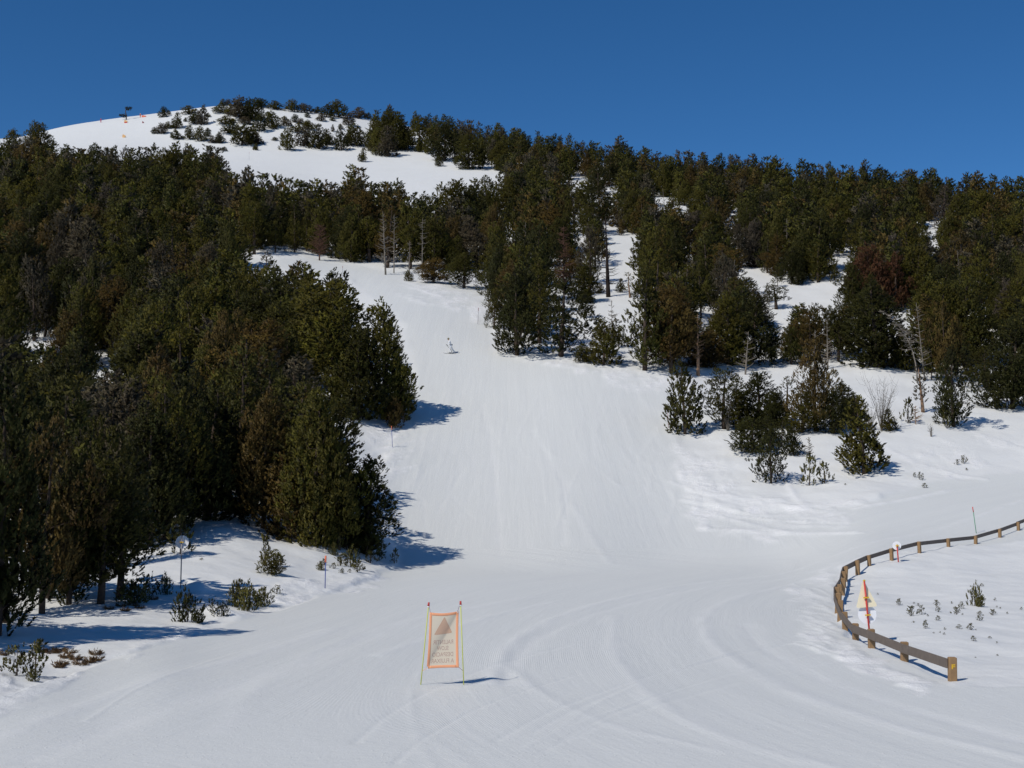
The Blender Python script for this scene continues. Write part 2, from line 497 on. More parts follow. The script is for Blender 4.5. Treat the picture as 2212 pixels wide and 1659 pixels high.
def snow_material():
    m, nt, b, out = mat('snow')
    tc = N(nt, 'ShaderNodeTexCoord')
    pos = tc.outputs['Object']
    at = lambda n: N(nt, 'ShaderNodeAttribute', attribute_name=n)
    off = at('offpiste').outputs['Fac']; sc = at('scuff').outputs['Fac']; tr = at('track').outputs['Fac']
    flow = at('flow').outputs['Vector']
    def fl(sx, sy):
        mp = N(nt, 'ShaderNodeMapping'); mp.inputs['Scale'].default_value = (sx, sy, 1)
        nt.links.new(flow, mp.inputs['Vector']); return mp.outputs[0]
    s1 = noise(nt, fl(0.55, 0.035), 1.0, 5, 0.62)          # broad machine lanes
    s2 = noise(nt, fl(3.2, 0.12), 1.0, 3, 0.6)             # narrow streaks
    n_big = noise(nt, pos, 0.09, 4, 0.55)
    n_mid = noise(nt, pos, 0.9, 5, 0.6)
    n_fine = noise(nt, pos, 9.0, 4, 0.7)
    n_grain = noise(nt, pos, 45.0, 2, 0.7)
    groom = math_node(nt, 'SUBTRACT', 1.0, math_node(nt, 'MAXIMUM', off, sc, True), True)
    # colour: packed piste slightly greyer than the fresh snow beside it, faint dirt in the lanes
    base = mixcol(nt, groom, (0.835, 0.842, 0.82), (0.778, 0.792, 0.766))
    lane = math_node(nt, 'MULTIPLY', groom, math_node(nt, 'MULTIPLY', math_node(nt, 'SUBTRACT', s1, 0.42, True), 1.6, True))
    base = mixcol(nt, lane, base, (0.715, 0.732, 0.72))
    streak = math_node(nt, 'MULTIPLY', groom, math_node(nt, 'MULTIPLY', math_node(nt, 'SUBTRACT', s2, 0.52, True), 2.2, True))
    base = mixcol(nt, streak, base, (0.815, 0.827, 0.805))
    patch = math_node(nt, 'MULTIPLY', math_node(nt, 'SUBTRACT', n_big, 0.45, True), 1.2, True)
    base = mixcol(nt, patch, base, (0.795, 0.805, 0.782))
    fresh = math_node(nt, 'MAXIMUM', sc, math_node(nt, 'MULTIPLY', tr, 0.8))
    base = mixcol(nt, math_node(nt, 'MULTIPLY', fresh, math_node(nt, 'MULTIPLY', math_node(nt, 'SUBTRACT', n_mid, 0.30, True), 2.6, True)), base, (0.945, 0.94, 0.93))
    nt.links.new(base, b.inputs['Base Color'])
    b.inputs['Roughness'].default_value = 0.55
    b.inputs['Specular IOR Level'].default_value = 0.25
    # relief
    wv = N(nt, 'ShaderNodeTexWave', wave_type='BANDS', bands_direction='X', wave_profile='SIN')
    wv.inputs['Scale'].default_value = 1.0
    wv.inputs['Distortion'].default_value = 0.25
    nt.links.new(fl(2 * math.pi / 0.072 / 20.0, 0.02), wv.inputs['Vector'])
    cord_zone = math_node(nt, 'MULTIPLY', groom, math_node(nt, 'MULTIPLY', math_node(nt, 'SUBTRACT', noise(nt, pos, 0.13, 2, 0.5), 0.42, True), 5.0, True))
    h = math_node(nt, 'MULTIPLY', math_node(nt, 'MULTIPLY', wv.outputs['Fac'], 0.007), cord_zone)
    h = math_node(nt, 'ADD', h, math_node(nt, 'MULTIPLY', math_node(nt, 'MULTIPLY', s2, 0.008), groom))
    h = math_node(nt, 'ADD', h, math_node(nt, 'MULTIPLY', math_node(nt, 'MULTIPLY', s1, 0.11), groom))
    h = math_node(nt, 'ADD', h, math_node(nt, 'MULTIPLY', n_mid, math_node(nt, 'ADD', math_node(nt, 'MULTIPLY', off, 0.10), math_node(nt, 'MULTIPLY', sc, 0.30))))
    h = math_node(nt, 'ADD', h, math_node(nt, 'MULTIPLY', n_fine, math_node(nt, 'ADD', 0.022, math_node(nt, 'MULTIPLY', sc, 0.075))))
    h = math_node(nt, 'ADD', h, math_node(nt, 'MULTIPLY', n_grain, 0.008))
    h = math_node(nt, 'ADD', h, math_node(nt, 'MULTIPLY', noise(nt, pos, 2.6, 5, 0.65), 0.040))
    vo = N(nt, 'ShaderNodeTexVoronoi'); vo.inputs['Scale'].default_value = 14.0
    nt.links.new(pos, vo.inputs['Vector'])
    cr = N(nt, 'ShaderNodeSeparateColor'); nt.links.new(vo.outputs['Color'], cr.inputs[0])
    glint = math_node(nt, 'GREATER_THAN', cr.outputs[0], 0.975)
    h = math_node(nt, 'ADD', h, math_node(nt, 'MULTIPLY', math_node(nt, 'MULTIPLY', math_node(nt, 'SUBTRACT', 0.5, vo.outputs['Distance'], True), glint), 0.08))
    bn = N(nt, 'ShaderNodeBump')
    bn.inputs['Strength'].default_value = 0.55
    bn.inputs['Distance'].default_value = 1.0
    nt.links.new(h, bn.inputs['Height'])
    nt.links.new(bn.outputs[0], b.inputs['Normal'])
    return m

def foliage_material(name):
    """leaf colour: the object's own colour (or the tint stored per tree in a joined mass), varied shoot by shoot"""
    m, nt, b, out = mat(name)
    oi = N(nt, 'ShaderNodeObjectInfo')
    tv = N(nt, 'ShaderNodeAttribute', attribute_name='tint').outputs['Vector']
    lv = N(nt, 'ShaderNodeAttribute', attribute_name='leafvar').outputs['Fac']
    add = N(nt, 'ShaderNodeVectorMath', operation='ADD')
    nt.links.new(oi.outputs['Color'], add.inputs[0]); nt.links.new(tv, add.inputs[1])
    v = math_node(nt, 'ADD', 0.74, math_node(nt, 'MULTIPLY', lv, 0.52))
    # needles of a shoot share one soft, outward normal
    sn = N(nt, 'ShaderNodeAttribute', attribute_name='soft').outputs['Vector']
    vt = N(nt, 'ShaderNodeVectorTransform', vector_type='NORMAL', convert_from='OBJECT', convert_to='WORLD')
    nt.links.new(sn, vt.inputs[0])
    geo = N(nt, 'ShaderNodeNewGeometry')
    sc1 = N(nt, 'ShaderNodeVectorMath', operation='SCALE'); sc1.inputs['Scale'].default_value = 0.28
    nt.links.new(geo.outputs['Normal'], sc1.inputs[0])
    ad = N(nt, 'ShaderNodeVectorMath', operation='ADD'); nt.links.new(sc1.outputs[0], ad.inputs[0]); nt.links.new(vt.outputs[0], ad.inputs[1])
    nz = N(nt, 'ShaderNodeVectorMath', operation='NORMALIZE'); nt.links.new(ad.outputs[0], nz.inputs[0])
    nt.links.new(nz.outputs[0], b.inputs['Normal'])
    hsv = N(nt, 'ShaderNodeHueSaturation')
    nt.links.new(add.outputs[0], hsv.inputs['Color']); nt.links.new(v, hsv.inputs['Value'])
    nt.links.new(math_node(nt, 'ADD', 0.485, math_node(nt, 'MULTIPLY', lv, 0.03)), hsv.inputs['Hue'])
    col = hsv.outputs[0]
    nt.links.new(col, b.inputs['Base Color'])
    b.inputs['Roughness'].default_value = 0.6
    b.inputs['Specular IOR Level'].default_value = 0.15
    tr = N(nt, 'ShaderNodeBsdfTranslucent'); nt.links.new(col, tr.inputs['Color'])
    mx = N(nt, 'ShaderNodeMixShader'); mx.inputs[0].default_value = 0.22
    nt.links.new(b.outputs[0], mx.inputs[1]); nt.links.new(tr.outputs[0], mx.inputs[2])
    nt.links.new(mx.outputs[0], out.inputs['Surface'])
    return m

TINT = {'dark green': (0.056, 0.057, 0.014), 'green': (0.084, 0.080, 0.016), 'olive': (0.118, 0.106, 0.018), 'brownish': (0.145, 0.098, 0.027), 'greyish': (0.118, 0.098, 0.062),
        'grey': (0.140, 0.115, 0.085), 'rust': (0.135, 0.062, 0.030), 'sapling': (0.165, 0.150, 0.040), 'straw': (0.24, 0.145, 0.07)}
M_SNOW = snow_material()
M_FOL = foliage_material('pine_needles')
M_GREY = simple('bare_twig_grey', (0.15, 0.132, 0.11), 0.85, 0.25, 3.0, 0.15)
M_RUSTW = simple('rust_brown_twigs', (0.125, 0.066, 0.045), 0.85, 0.25, 3.0, 0.15)
M_BARK = simple('pine_bark', (0.075, 0.055, 0.042), 0.85, 0.4, 3.0, 0.15, 0.5)
M_BARKR = simple('reddish_bark', (0.26, 0.165, 0.105), 0.85, 0.35, 3.0, 0.15, 0.5)
M_DEAD = simple('weathered_dead_wood', (0.215, 0.185, 0.15), 0.8, 0.35, 3.0, 0.2, 0.4)
M_DARKD = simple('dark_dead_wood', (0.032, 0.024, 0.020), 0.85, 0.3, 3.0, 0.15, 0.4)

# ------------------------------------------------------------------ the snow ground
ni, nj = GX.shape
idx = np.arange(ni * nj).reshape(ni, nj)
quads = np.stack([idx[:-1, :-1], idx[1:, :-1], idx[1:, 1:], idx[:-1, 1:]], -1).reshape(-1, 4)
me = mesh_np('snow_ground', np.stack([GX, GY, GZ], -1).reshape(-1, 3), quads, [M_SNOW], True,
             {'offpiste': M_off.ravel(), 'scuff': M_scuff.ravel(), 'track': M_track.ravel(),
              'flow': np.stack([FS, FT, np.zeros_like(FS)], -1).reshape(-1, 3)})
snow = link('snow_ground', me)
tag(snow, 'groomed white snow of the ski slope, basin and hillside', kind='structure')

# the actual surface height, for standing things on it
LY = np.log(np.clip(y_all[40:], 1, None))
def surf_z(x, y):
    a = x / (y if y > 200 else 6.0 * math.log1p(math.exp(y / 6.0)))
    i = int(np.clip(np.searchsorted(a_all, a) - 1, 0, ni - 2)); j = int(np.clip(np.searchsorted(y_all, y) - 1, 0, nj - 2))
    ta = (a - a_all[i]) / (a_all[i + 1] - a_all[i]); ty = (y - y_all[j]) / (y_all[j + 1] - y_all[j])
    ta = min(max(ta, 0), 1); ty = min(max(ty, 0), 1)
    return float((GZ[i, j] * (1 - ta) + GZ[i + 1, j] * ta) * (1 - ty) + (GZ[i, j + 1] * (1 - ta) + GZ[i + 1, j + 1] * ta) * ty)

def place(u, v):
    x, y = first_hit(u, v)
    z = surf_z(x, y)
    return Vector((x, y, z)), F / (y * CP + (z - CAM_Z) * SP)        # point, picture units per metre there

# ------------------------------------------------------------------ pines
def unit(v):
    return v / np.maximum(np.linalg.norm(v, axis=-1, keepdims=True), 1e-9)

def blades(pos, dirs, L, rad, nb, width, rng, var, out=None):
    """upright shoots: short needles set round an axis"""
    n = len(pos)
    pos = np.repeat(pos, nb, 0); dirs = np.repeat(unit(dirs), nb, 0); L = np.repeat(L, nb)[:, None]
    r = unit(rng.normal(size=(n * nb, 3)))
    r = unit(r - dirs * (r * dirs).sum(1, keepdims=True))
    u = rng.uniform(-0.05, 0.85, (n * nb, 1))
    b = pos + dirs * L * u
    tip = b + (dirs * rng.uniform(0.22, 0.50, (n * nb, 1)) + r * rad * rng.uniform(0.5, 1.0, (n * nb, 1)) * (1.05 - 0.6 * np.clip(u, 0, 1))) * L
    side = unit(np.cross(tip - b, rng.normal(size=(n * nb, 3)))) * width * L * rng.uniform(0.7, 1.2, (n * nb, 1))
    V = np.stack([b - side, b + side, tip], 1).reshape(-1, 3)
    lv = np.clip(np.repeat(var, nb) + rng.normal(0, 0.06, n * nb), 0, 1)
    o = np.repeat(out, nb, 0) if out is not None else dirs
    nrm = unit(o + 0.35 * r + 0.15 * dirs + rng.normal(0, 0.12, (n * nb, 3)))
    blades.normals = np.repeat(nrm, 3, 0)
    return V, np.repeat(lv, 3)

def pine(rng, H=10.0, R0=2.0, base=0.06, shape=0.85, dens=0.80, tuft=0.42, nb=9, width=0.105, nl=30, rag=0.0, bare=0.12, limbs_per=None, step=None, up=1.0):
    """one mountain pine: trunk, rising limbs, and flame shaped lobes of upright shoots"""
    wood = MB()
    lean = rng.normal(0, 0.02, 2)
    def axis(h):
        t = h / H
        return np.array([lean[0] * h + 0.010 * H * math.sin(3.1 * t + lean[1] * 40), lean[1] * h + 0.010 * H * math.sin(2.3 * t + 1.0), h])
    hs = np.linspace(-0.03 * H, H * 0.95, 9)
    r0 = 0.016 * H + 0.01
    wood.tube([axis(h) for h in hs], [max(0.012, r0 * (1 - max(h, 0) / H) ** 0.8) for h in hs], 6)
    P, D, Ls, Vr, Ou = [], [], [], [], []
    ga = rng.uniform(0, 6.28)
    for k in range(nl + 1):
        if k == nl:
            t = 0.86; az = 0; rr = 0
        else:
            t = base + (0.93 - base) * ((k + rng.random()) / nl) ** 1.15
            az = ga + k * 2.39996 + rng.normal(0, 0.35)
            rr = rng.uniform(0.48, 0.80) if rng.random() < 0.82 else rng.uniform(0.1, 0.4)
        prof = (1 - t) ** shape * min(1.0, 0.62 + max(0, t - base) / 0.18 * 0.38) + 0.04
        o = np.array([math.cos(az), math.sin(az), 0.0])
        rl = R0 * (0.30 * prof + 0.12) * rng.uniform(0.78, 1.25)
        hl = rl * rng.uniform(2.4, 4.2)
        if rag and k < nl:
            if rng.random() < 0.16 * rag: continue
            rr *= 1 + rag * rng.uniform(-0.45, 0.42)
            rl *= 1 + rag * rng.uniform(-0.40, 0.25)
        lift = 0.30 * R0 * prof * rr
        c = axis(t * H) + o * R0 * prof * rr * rng.uniform(0.9, 1.18) + np.array([0, 0, lift])
        hb = max(0.02 * H, t * H - 0.35 * R0 * prof * rr)
        p0 = axis(hb); pe = c + np.array([0, 0, 0.25 * hl])
        pm = p0 * 0.45 + c * 0.55 - np.array([0, 0, 0.10 * hl])
        wood.tube([p0, pm, pe], [0.0045 * H * (1 - 0.6 * t) + 0.004, 0.003 * H * (1 - .6 * t) + 0.003, 0.003], 3, cap=False)
        n = max(5, int(dens * 4.4 * rl * hl / (tuft * 0.62) ** 2))
        sgm = rng.random(n) ** 1.15
        fl = np.where(sgm < 0.35, 0.55 + 0.45 * sgm / 0.35, (np.clip(1 - sgm, 0, 1) / 0.65) ** 0.75)
        a2 = rng.uniform(0, 6.283, n)
        rad_ = rl * fl * (1 - 0.55 * rng.random(n) ** 2.2)
        od = np.stack([np.cos(a2), np.sin(a2), np.zeros(n)], 1)
        pp = c + od * rad_[:, None] + np.array([0, 0, 1.0]) * ((sgm - 0.38) * hl)[:, None]
        pp[:, 2] = np.maximum(pp[:, 2], 0.012 * H * rng.random(n))
        dd = od * (0.62 * (1 - sgm) + 0.10)[:, None] + o * 0.18 + np.array([0, 0, 1.0]) * up * 1.2 + rng.normal(0, 0.16, (n, 3))
        Ou.append(unit(od * 0.9 + o * 0.45 + np.array([0, 0, 1.0]) * (0.15 + 0.75 * sgm)[:, None]))
        P.append(pp); D.append(dd); Ls.append(tuft * rng.uniform(0.7, 1.3, n) * (0.8 + 0.2 * (1 - t)))
        Vr.append(np.clip(0.5 + rng.normal(0, 0.17) + rng.normal(0, 0.08, n), 0, 1))
    P = np.concatenate(P); D = np.concatenate(D); Ls = np.concatenate(Ls); Vr = np.concatenate(Vr)
    V, lv = blades(P, D, Ls, 0.34, nb, width, rng, Vr, np.concatenate(Ou))
    return V, lv, wood

def tri_faces(n):
    return np.arange(n, dtype=np.int32).reshape(-1, 3)

class Kind:
    """crown and trunk meshes of one tree model, nominal height H"""
    def __init__(self, name, seed, fol, bark, H, **kw):
        rng = np.random.default_rng(seed)
        V, lv, wood = pine(rng, H=H, **kw)
        self.H = H; self.W = 2 * np.percentile(np.hypot(V[:, 0], V[:, 1]), 93)
        self.V, self.lv, self.nrm = V, lv, blades.normals
        self.crown = mesh_np(name + '_crown', V, tri_faces(len(V)), [fol], False, {'leafvar': lv, 'soft': self.nrm})
        self.trunk = wood.mesh(name + '_trunk', bark, True)

def put_tree(kind, name, label, cat, loc, h, w=None, rz=None, group=None, rng=RNG, tint=None, tilt=0.0):
    s = h / kind.H
    sx = s if w is None else w / kind.W
    o = thing(name, label, cat, loc - Vector((0, 0, 0.015 * h)), rng.uniform(0, 6.283) if rz is None else rz, group)
    o.rotation_euler = (tilt * 0.3, tilt, o.rotation_euler[2])
    o.scale = (sx, sx, s)
    c = link('crown', kind.crown, o); t = link('trunk', kind.trunk, o)
    f = rng.uniform(0.88, 1.14)
    c.color = (*[k * f for k in TINT[tint or 'green']], 1)
    return o

K = {}
K['full'] = [Kind('full_pine', 100 + i, M_FOL, M_BARK, 10.0, R0=r, shape=sh, base=b, nl=n) for i, (r, sh, b, n) in enumerate(((2.2, .76, .03, 36), (2.0, .92, .04, 34), (2.4, .66, .05, 36), (1.8, 1.05, .03, 34), (2.2, .56, .08, 30), (2.1, .82, .03, 38)))]
K['ragged'] = [Kind('ragged_pine', 110 + i, M_FOL, M_BARK, 10.0, R0=r, shape=sh, base=b, nl=n, rag=1.0, dens=d) for i, (r, sh, b, n, d) in enumerate(((2.4, .6, .07, 26, .75), (2.2, .75, .10, 24, .7), (2.6, .5, .14, 24, .7), (2.1, .9, .05, 28, .75), (2.5, .65, .18, 22, .65)))]
K['open'] = [Kind('open_pine', 120 + i, M_FOL, M_BARK, 10.0, R0=r, shape=sh, base=b, nl=n, dens=0.55, rag=.8) for i, (r, sh, b, n) in enumerate(((2.6, .5, .10, 20), (2.2, .7, .08, 18)))]
K['umbrella'] = [Kind('tall_pine', 130 + i, M_FOL, M_BARK, 10.0, R0=r, shape=sh, base=b, nl=n, dens=0.75, rag=.7) for i, (r, sh, b, n) in enumerate(((2.2, .45, .22, 26), (1.8, .5, .36, 20)))]
K['small'] = [Kind('small_pine', 140 + i, M_FOL, M_BARK, 4.0, R0=r, shape=sh, base=.02, nl=n, dens=.8, tuft=0.30, nb=8, width=0.12, up=0.95) for i, (r, sh, n) in enumerate(((1.0, .8, 24), (1.3, .6, 22), (.85, .95, 24)))]
K['gappy'] = [Kind('gappy_pine', 145, M_FOL, M_BARK, 4.0, R0=1.35, shape=.5, base=.10, nl=24, dens=.26, tuft=0.26, nb=9, width=0.12)]
K['sapling'] = [Kind('pine_sapling', 150 + i, M_FOL, M_BARK, 1.2, R0=r, shape=sh, base=.0, nl=n, dens=.32, tuft=0.24, nb=9, width=0.13, up=1.1) for i, (r, sh, n) in enumerate(((.42, .6, 11), (.34, .8, 9), (.52, .4, 8)))]
K['cushion'] = [Kind('low_pine_bush', 160 + i, M_FOL, M_BARK, 0.8, R0=r, shape=sh, base=.0, nl=n, dens=.42, tuft=0.22, nb=9, width=0.12, up=1.1) for i, (r, sh, n) in enumerate(((.75, .35, 14), (.6, .45, 11)))]
K['thin'] = [Kind('thin_pine', 170, M_FOL, M_BARKR, 5.0, R0=.75, shape=.5, base=.22, nl=10, dens=0.45, tuft=0.30)]
K['far'] = [Kind('far_pine', 180 + i, M_FOL, M_BARK, 10.0, R0=r, shape=sh, base=b, nl=n, dens=0.85, tuft=0.95, nb=6, width=0.13, rag=.8) for i, (r, sh, b, n) in enumerate(((2.2, .78, .03, 24), (1.9, .95, .05, 22), (2.4, .62, .06, 24), (2.0, .6, .15, 18)))]

def bare_tree(rng, H, r0, nl, reach, lean=(0, 0), droop=0.0, start=0.15, twigs=2, bend=0.0):
    w = MB()
    hs = np.linspace(-0.2, H, 9)
    ax = lambda h: Vector((lean[0] * h + bend * (max(h, 0) / H) ** 2.2 * H, lean[1] * h, h - abs(bend) * 0.35 * (max(h, 0) / H) ** 3 * H))
    w.tube([ax(h) for h in hs], [max(0.02, r0 * (1 - 0.9 * max(h, 0) / H)) for h in hs], 7)
    for k in range(nl):
        t = start + (0.97 - start) * rng.random()
        az = rng.uniform(0, 6.283)
        ln = reach * (1.1 - 0.75 * t) * rng.uniform(0.4, 1.1)
        p = ax(t * H); o = Vector((math.cos(az), math.sin(az), 0))
        e1 = p + o * ln * 0.5 + Vector((0, 0, (0.12 - droop) * ln)); e2 = p + o * ln + Vector((0, 0, (0.35 - 1.3 * droop) * ln))
        w.tube([p, e1, e2], [0.022 + 0.022 * ln, 0.020 + 0.012 * ln, 0.014], 4, cap=False)
        for j in range(twigs):
            q = e1.lerp(e2, rng.random())
            d = Vector((rng.normal(), rng.normal(), rng.normal() * 0.6 + 0.3)).normalized() * ln * rng.uniform(0.2, 0.45)
            w.tube([q, q + d], [0.016, 0.009], 3, cap=False)
    return w

def twig_bush(rng, H, n):
    w = MB()
    for k in range(n):
        az = rng.uniform(0, 6.283); sp = rng.uniform(0.05, 0.45)
        o = Vector((math.cos(az), math.sin(az), 0))
        L = H * rng.uniform(0.55, 1.0)
        pts = [o * 0.05 + Vector((0, 0, -0.1)), o * sp * L * 0.4 + Vector((0, 0, L * 0.5)), o * sp * L + Vector((0, 0, L))]
        w.tube(pts, [0.030, 0.018, 0.006], 4, cap=False)
        for j in range(7):
            t = rng.uniform(0.25, 0.95)
            q = pts[0].lerp(pts[2], t)
            d = Vector((rng.normal(), rng.normal(), abs(rng.normal()) * 0.9 + 0.3)).normalized() * L * rng.uniform(0.12, 0.28)
            w.tube([q, q + d * 0.6, q + d + Vector((0, 0, 0.08 * L))], [0.012, 0.009, 0.005], 3, cap=False)
    return w

occ = []           # everything already standing: (u, vbase, height, width, y), to test what hides what
def note(loc, h, w):
    u, v, d = project(loc.x, loc.y, loc.z)
    occ.append((float(u), float(v), h * F / float(d), w * F / float(d), loc.y, -1))

def tree_at(u, vb, vt, w, kindname, vi, label, name='pine_tree', cat='pine tree', group=None, tint=None, y=None, tilt=0.0, rz=None):
    if y is None:
        loc, ppm = place(u, vb)
    else:
        x = azim(u, vb) * y; z = surf_z(x, y)
        loc = Vector((x, y, z)); ppm = F / y; vb = float(project(x, y, z)[1])
    h = (vb - vt) / ppm; wm = w / ppm * (1.15 if kindname != 'gappy' else 1.0)
    ks = K[kindname]
    if tint is None:
        if kindname in ('sapling', 'cushion'): tint = 'sapling'
        elif 'brown' in label: tint = 'brownish'
        elif 'olive' in label: tint = 'olive'
        elif 'pale' in label: tint = 'greyish'
        elif 'dark' in label or 'shade' in label: tint = 'dark green'  # for labels with shade, the shade is put into the leaf colour
        else: tint = ('green', 'olive', 'green', 'olive', 'dark green')[len(label) % 5]
    o = put_tree(ks[vi % len(ks)], name, label, cat, loc, h, wm, group=group, tint=tint, tilt=tilt, rz=rz)
    note(loc, h, wm)
    return o

# ------------------------------------------------------------------ trees one can point at
T = tree_at
# lower left
T(-6, 1372, 770, 260, 'ragged', 0, 'tall low boughed pine at the left picture edge over the shadowed bank')
T(92, 1322, 905, 190, 'ragged', 2, 'broad pine behind the brown grass bank, lowest but one in the left forest')
T(150, 1310, 985, 150, 'ragged', 0, 'loose pine with thin dark trunk left of the bare trunked pair')
T(214, 1308, 1000, 150, 'umbrella', 0, 'thick trunked pine of the pair whose stems show above the low branches', tilt=0.02)
T(252, 1292, 1035, 140, 'umbrella', 0, 'slimmer pine of the bare stemmed pair, next to the round white sign')
T(330, 1178, 880, 150, 'full', 4, 'dense pine between the stemmed pair and the snow mound')
T(392, 1140, 800, 160, 'ragged', 0, 'dark tall pine standing where the snow mound meets the left forest')
T(455, 1118, 815, 150, 'full', 1, 'large dark pine directly behind the crest of the snow mound')
T(520, 1116, 880, 120, 'ragged', 3, 'pine over the rounded top of the snow mound, shaded at its foot')
T(565, 1140, 850, 110, 'full', 4, 'shaded pine between the mound top and the brownish cone pine')
T(620, 1165, 985, 105, 'small', 0, 'brownish cone shaped pine at the right end of the snow mound')
T(680, 1180, 830, 135, 'full', 0, 'tall pine in the clump that ends the left forest by the piste')
T(735, 1192, 930, 125, 'ragged', 2, 'dense olive pine in the middle of the clump beside the piste')
T(790, 1202, 985, 110, 'full', 1, 'pine at the piste edge that throws the lower of two shadows on the slope')
T(752, 1172, 985, 90, 'full', 3, 'pine with candle like shoots against the piste, behind the lower shadow')
T(645, 1090, 830, 110, 'full', 1, 'dark pine behind the brownish cone pine')
T(832, 908, 650, 108, 'full', 5, 'tall sunlit pine at the piste edge that throws the upper of two shadows')
T(772, 905, 690, 110, 'full', 0, 'pine left of the tall sunlit one at the piste edge')
T(868, 893, 755, 52, 'full', 3, 'loose pine with a bough reaching out over the piste', tilt=0.05)
T(852, 925, 862, 34, 'small', 1, 'little brown pine at the foot of the tall sunlit pine')
T(655, 830, 585, 120, 'ragged', 0, 'broad topped pine against the snow of the upper piste bend')
T(712, 790, 575, 90, 'full', 3, 'pine with a stepped right side against the upper piste')
T(575, 690, 545, 62, 'open', 1, 'pale loose pine standing out against the upper snow bend')
T(88, 300, 263, 62, 'full', 2, 'broad pine whose round top stands highest at the left skyline', y=425)
T(30, 300, 275, 40, 'full', 0, 'pine left of the round topped one at the left skyline', y=420)
T(12, 1345, 1180, 130, 'open', 1, 'low boughed small pine in front of the tall pine at the left picture edge')
T(848, 324, 238, 72, 'full', 2, 'tallest broad pine where the ridge wood begins beside the dome')
T(905, 326, 247, 60, 'ragged', 1, 'ragged pine next to the tallest one where the ridge wood begins')
T(815, 318, 262, 40, 'full', 1, 'smaller pine at the left end of the ridge wood')
T(960, 348, 262, 60, 'full', 4, 'rounded pine third from the left end of the ridge wood')
T(1012, 366, 285, 58, 'full', 0, 'pine over the right end of the high snowfield')
# along the right side of the piste
T(1118, 768, 590, 125, 'ragged', 0, 'broad pine at the right piste edge above the skier, touching the snow')
T(1066, 712, 622, 44, 'open', 0, 'small loose pine leaning into the right side of the upper piste')
T(1215, 772, 600, 112, 'ragged', 1, 'rounded broad pine second from the piste edge, shaded snow below it')
T(1165, 745, 560, 95, 'ragged', 1, 'pine between the two broad pines at the right piste edge')
T(1302, 788, 690, 66, 'small', 0, 'bushy small pine in front of the bare bleached tree')
T(1262, 782, 745, 40, 'small', 1, 'low pine sprout in the snow left of the bushy small pine')
T(1395, 802, 565, 105, 'ragged', 1, 'tall full pine beside the open snow corridor in the right wood')
T(1450, 805, 640, 95, 'ragged', 4, 'brown tinged pine right of the tall full pine')
T(1362, 645, 588, 26, 'thin', 0, 'slim young pine beside the black dead trunk')
T(1340, 632, 600, 20, 'small', 2, 'tiny pine at the foot of the black dead trunk')
# the mound on the right
T(1477, 935, 778, 72, 'small', 0, 'free standing pine on the left tip of the right mound, beside a red pole')
T(1565, 925, 795, 92, 'ragged', 4, 'pine with a grey twiggy bush before it, second on the right mound')
T(1637, 920, 800, 85, 'full', 0, 'dark full pine third from the left on the right mound')
T(1700, 915, 815, 60, 'open', 1, 'see through pine in the middle row of the right mound')
T(1765, 935, 735, 105, 'ragged', 2, 'tall brown green pine in the middle of the right mound')
T(1825, 905, 825, 60, 'full', 1, 'dark pine behind the lone front pine of the right mound')
T(1864, 1022, 848, 92, 'small', 2, 'lone full pine standing lowest on the right mound, trunk in the snow')
T(1622, 978, 905, 82, 'small', 1, 'low spreading dark pine left of the gappy pine on the mound')
T(1667, 1046, 930, 84, 'gappy', 0, 'gappy pine with bare lower twigs at the front of the right mound')
T(1715, 985, 925, 40, 'small', 0, 'little dark pine in shade behind the gappy pine')
T(1748, 1048, 984, 34, 'sapling', 0, 'larger of the sapling pair below the right mound pines', 'pine_sapling', 'sapling')
T(1781, 1044, 999, 30, 'sapling', 1, 'smaller bushy sapling of the pair below the right mound pines', 'pine_sapling', 'sapling')
T(2062, 922, 752, 105, 'ragged', 0, 'full pine with a short shadow at the right end of the mound')
T(1992, 890, 785, 46, 'thin', 0, 'thin pale stemmed pine among saplings left of the full end pine')
T(1962, 915, 862, 26, 'sapling', 1, 'slim sapling left of the thin pale stemmed pine', 'pine_sapling', 'sapling')
T(2046, 925, 885, 20, 'sapling', 0, 'sapling at the foot of the full end pine', 'pine_sapling', 'sapling')
T(2185, 885, 690, 115, 'full', 2, 'dark broad pine at the right picture edge above the road')
T(1600, 926, 835, 62, 'full', 3, 'narrow pine squeezed between second and third pine of the mound')
T(1672, 928, 848, 58, 'full', 5, 'dark pine right behind the low spreading pine on the mound')
T(1735, 938, 845, 62, 'full', 3, 'olive pine at the left flank of the tall mound pine')
T(1798, 938, 838, 58, 'full', 0, 'dark pine at the right flank of the tall mound pine')
T(1846, 925, 855, 52, 'small', 0, 'green pine between the lone front pine and the thicket')
T(1690, 965, 905, 52, 'gappy', 0, 'small gappy pine half hidden behind the low spreading one')
T(1655, 960, 900, 46, 'small', 2, 'dark little pine over the gappy front pine of the mound')
for k_, (x_, y_, h_) in enumerate(((-21.8, 46.5, 10.5), (-24.5, 48.5, 11.0), (-20.6, 50.2, 9.5))):
    put_tree(K['full'][k_], 'pine_tree', ('nearest', 'middle', 'farthest')[k_] + ' pine past the picture edge shading the left bank', 'pine tree', Vector((x_, y_, surf_z(x_, y_))), h_, 4.6, group='pines casting the shadow on the left bank')
T(1922, 930, 880, 34, 'small', 2, 'small pine right of the grey bare thicket')
T(948, 360, 338, 17, 'small', 1, 'single small pine on the high snowfield below the ridge wood')
T(783, 350, 318, 17, 'small', 2, 'spiky young pine between the high snowfield and the dome')
T(883, 608, 585, 18, 'small', 1, 'tiny pine at the upper edge of the piste by the dead trees')
T(935, 612, 560, 60, 'full', 4, 'brownish pine at the upper bend of the piste right of the dead trees')
T(1000, 622, 545, 90, 'ragged', 2, 'spreading pine overhanging the upper right edge of the piste')

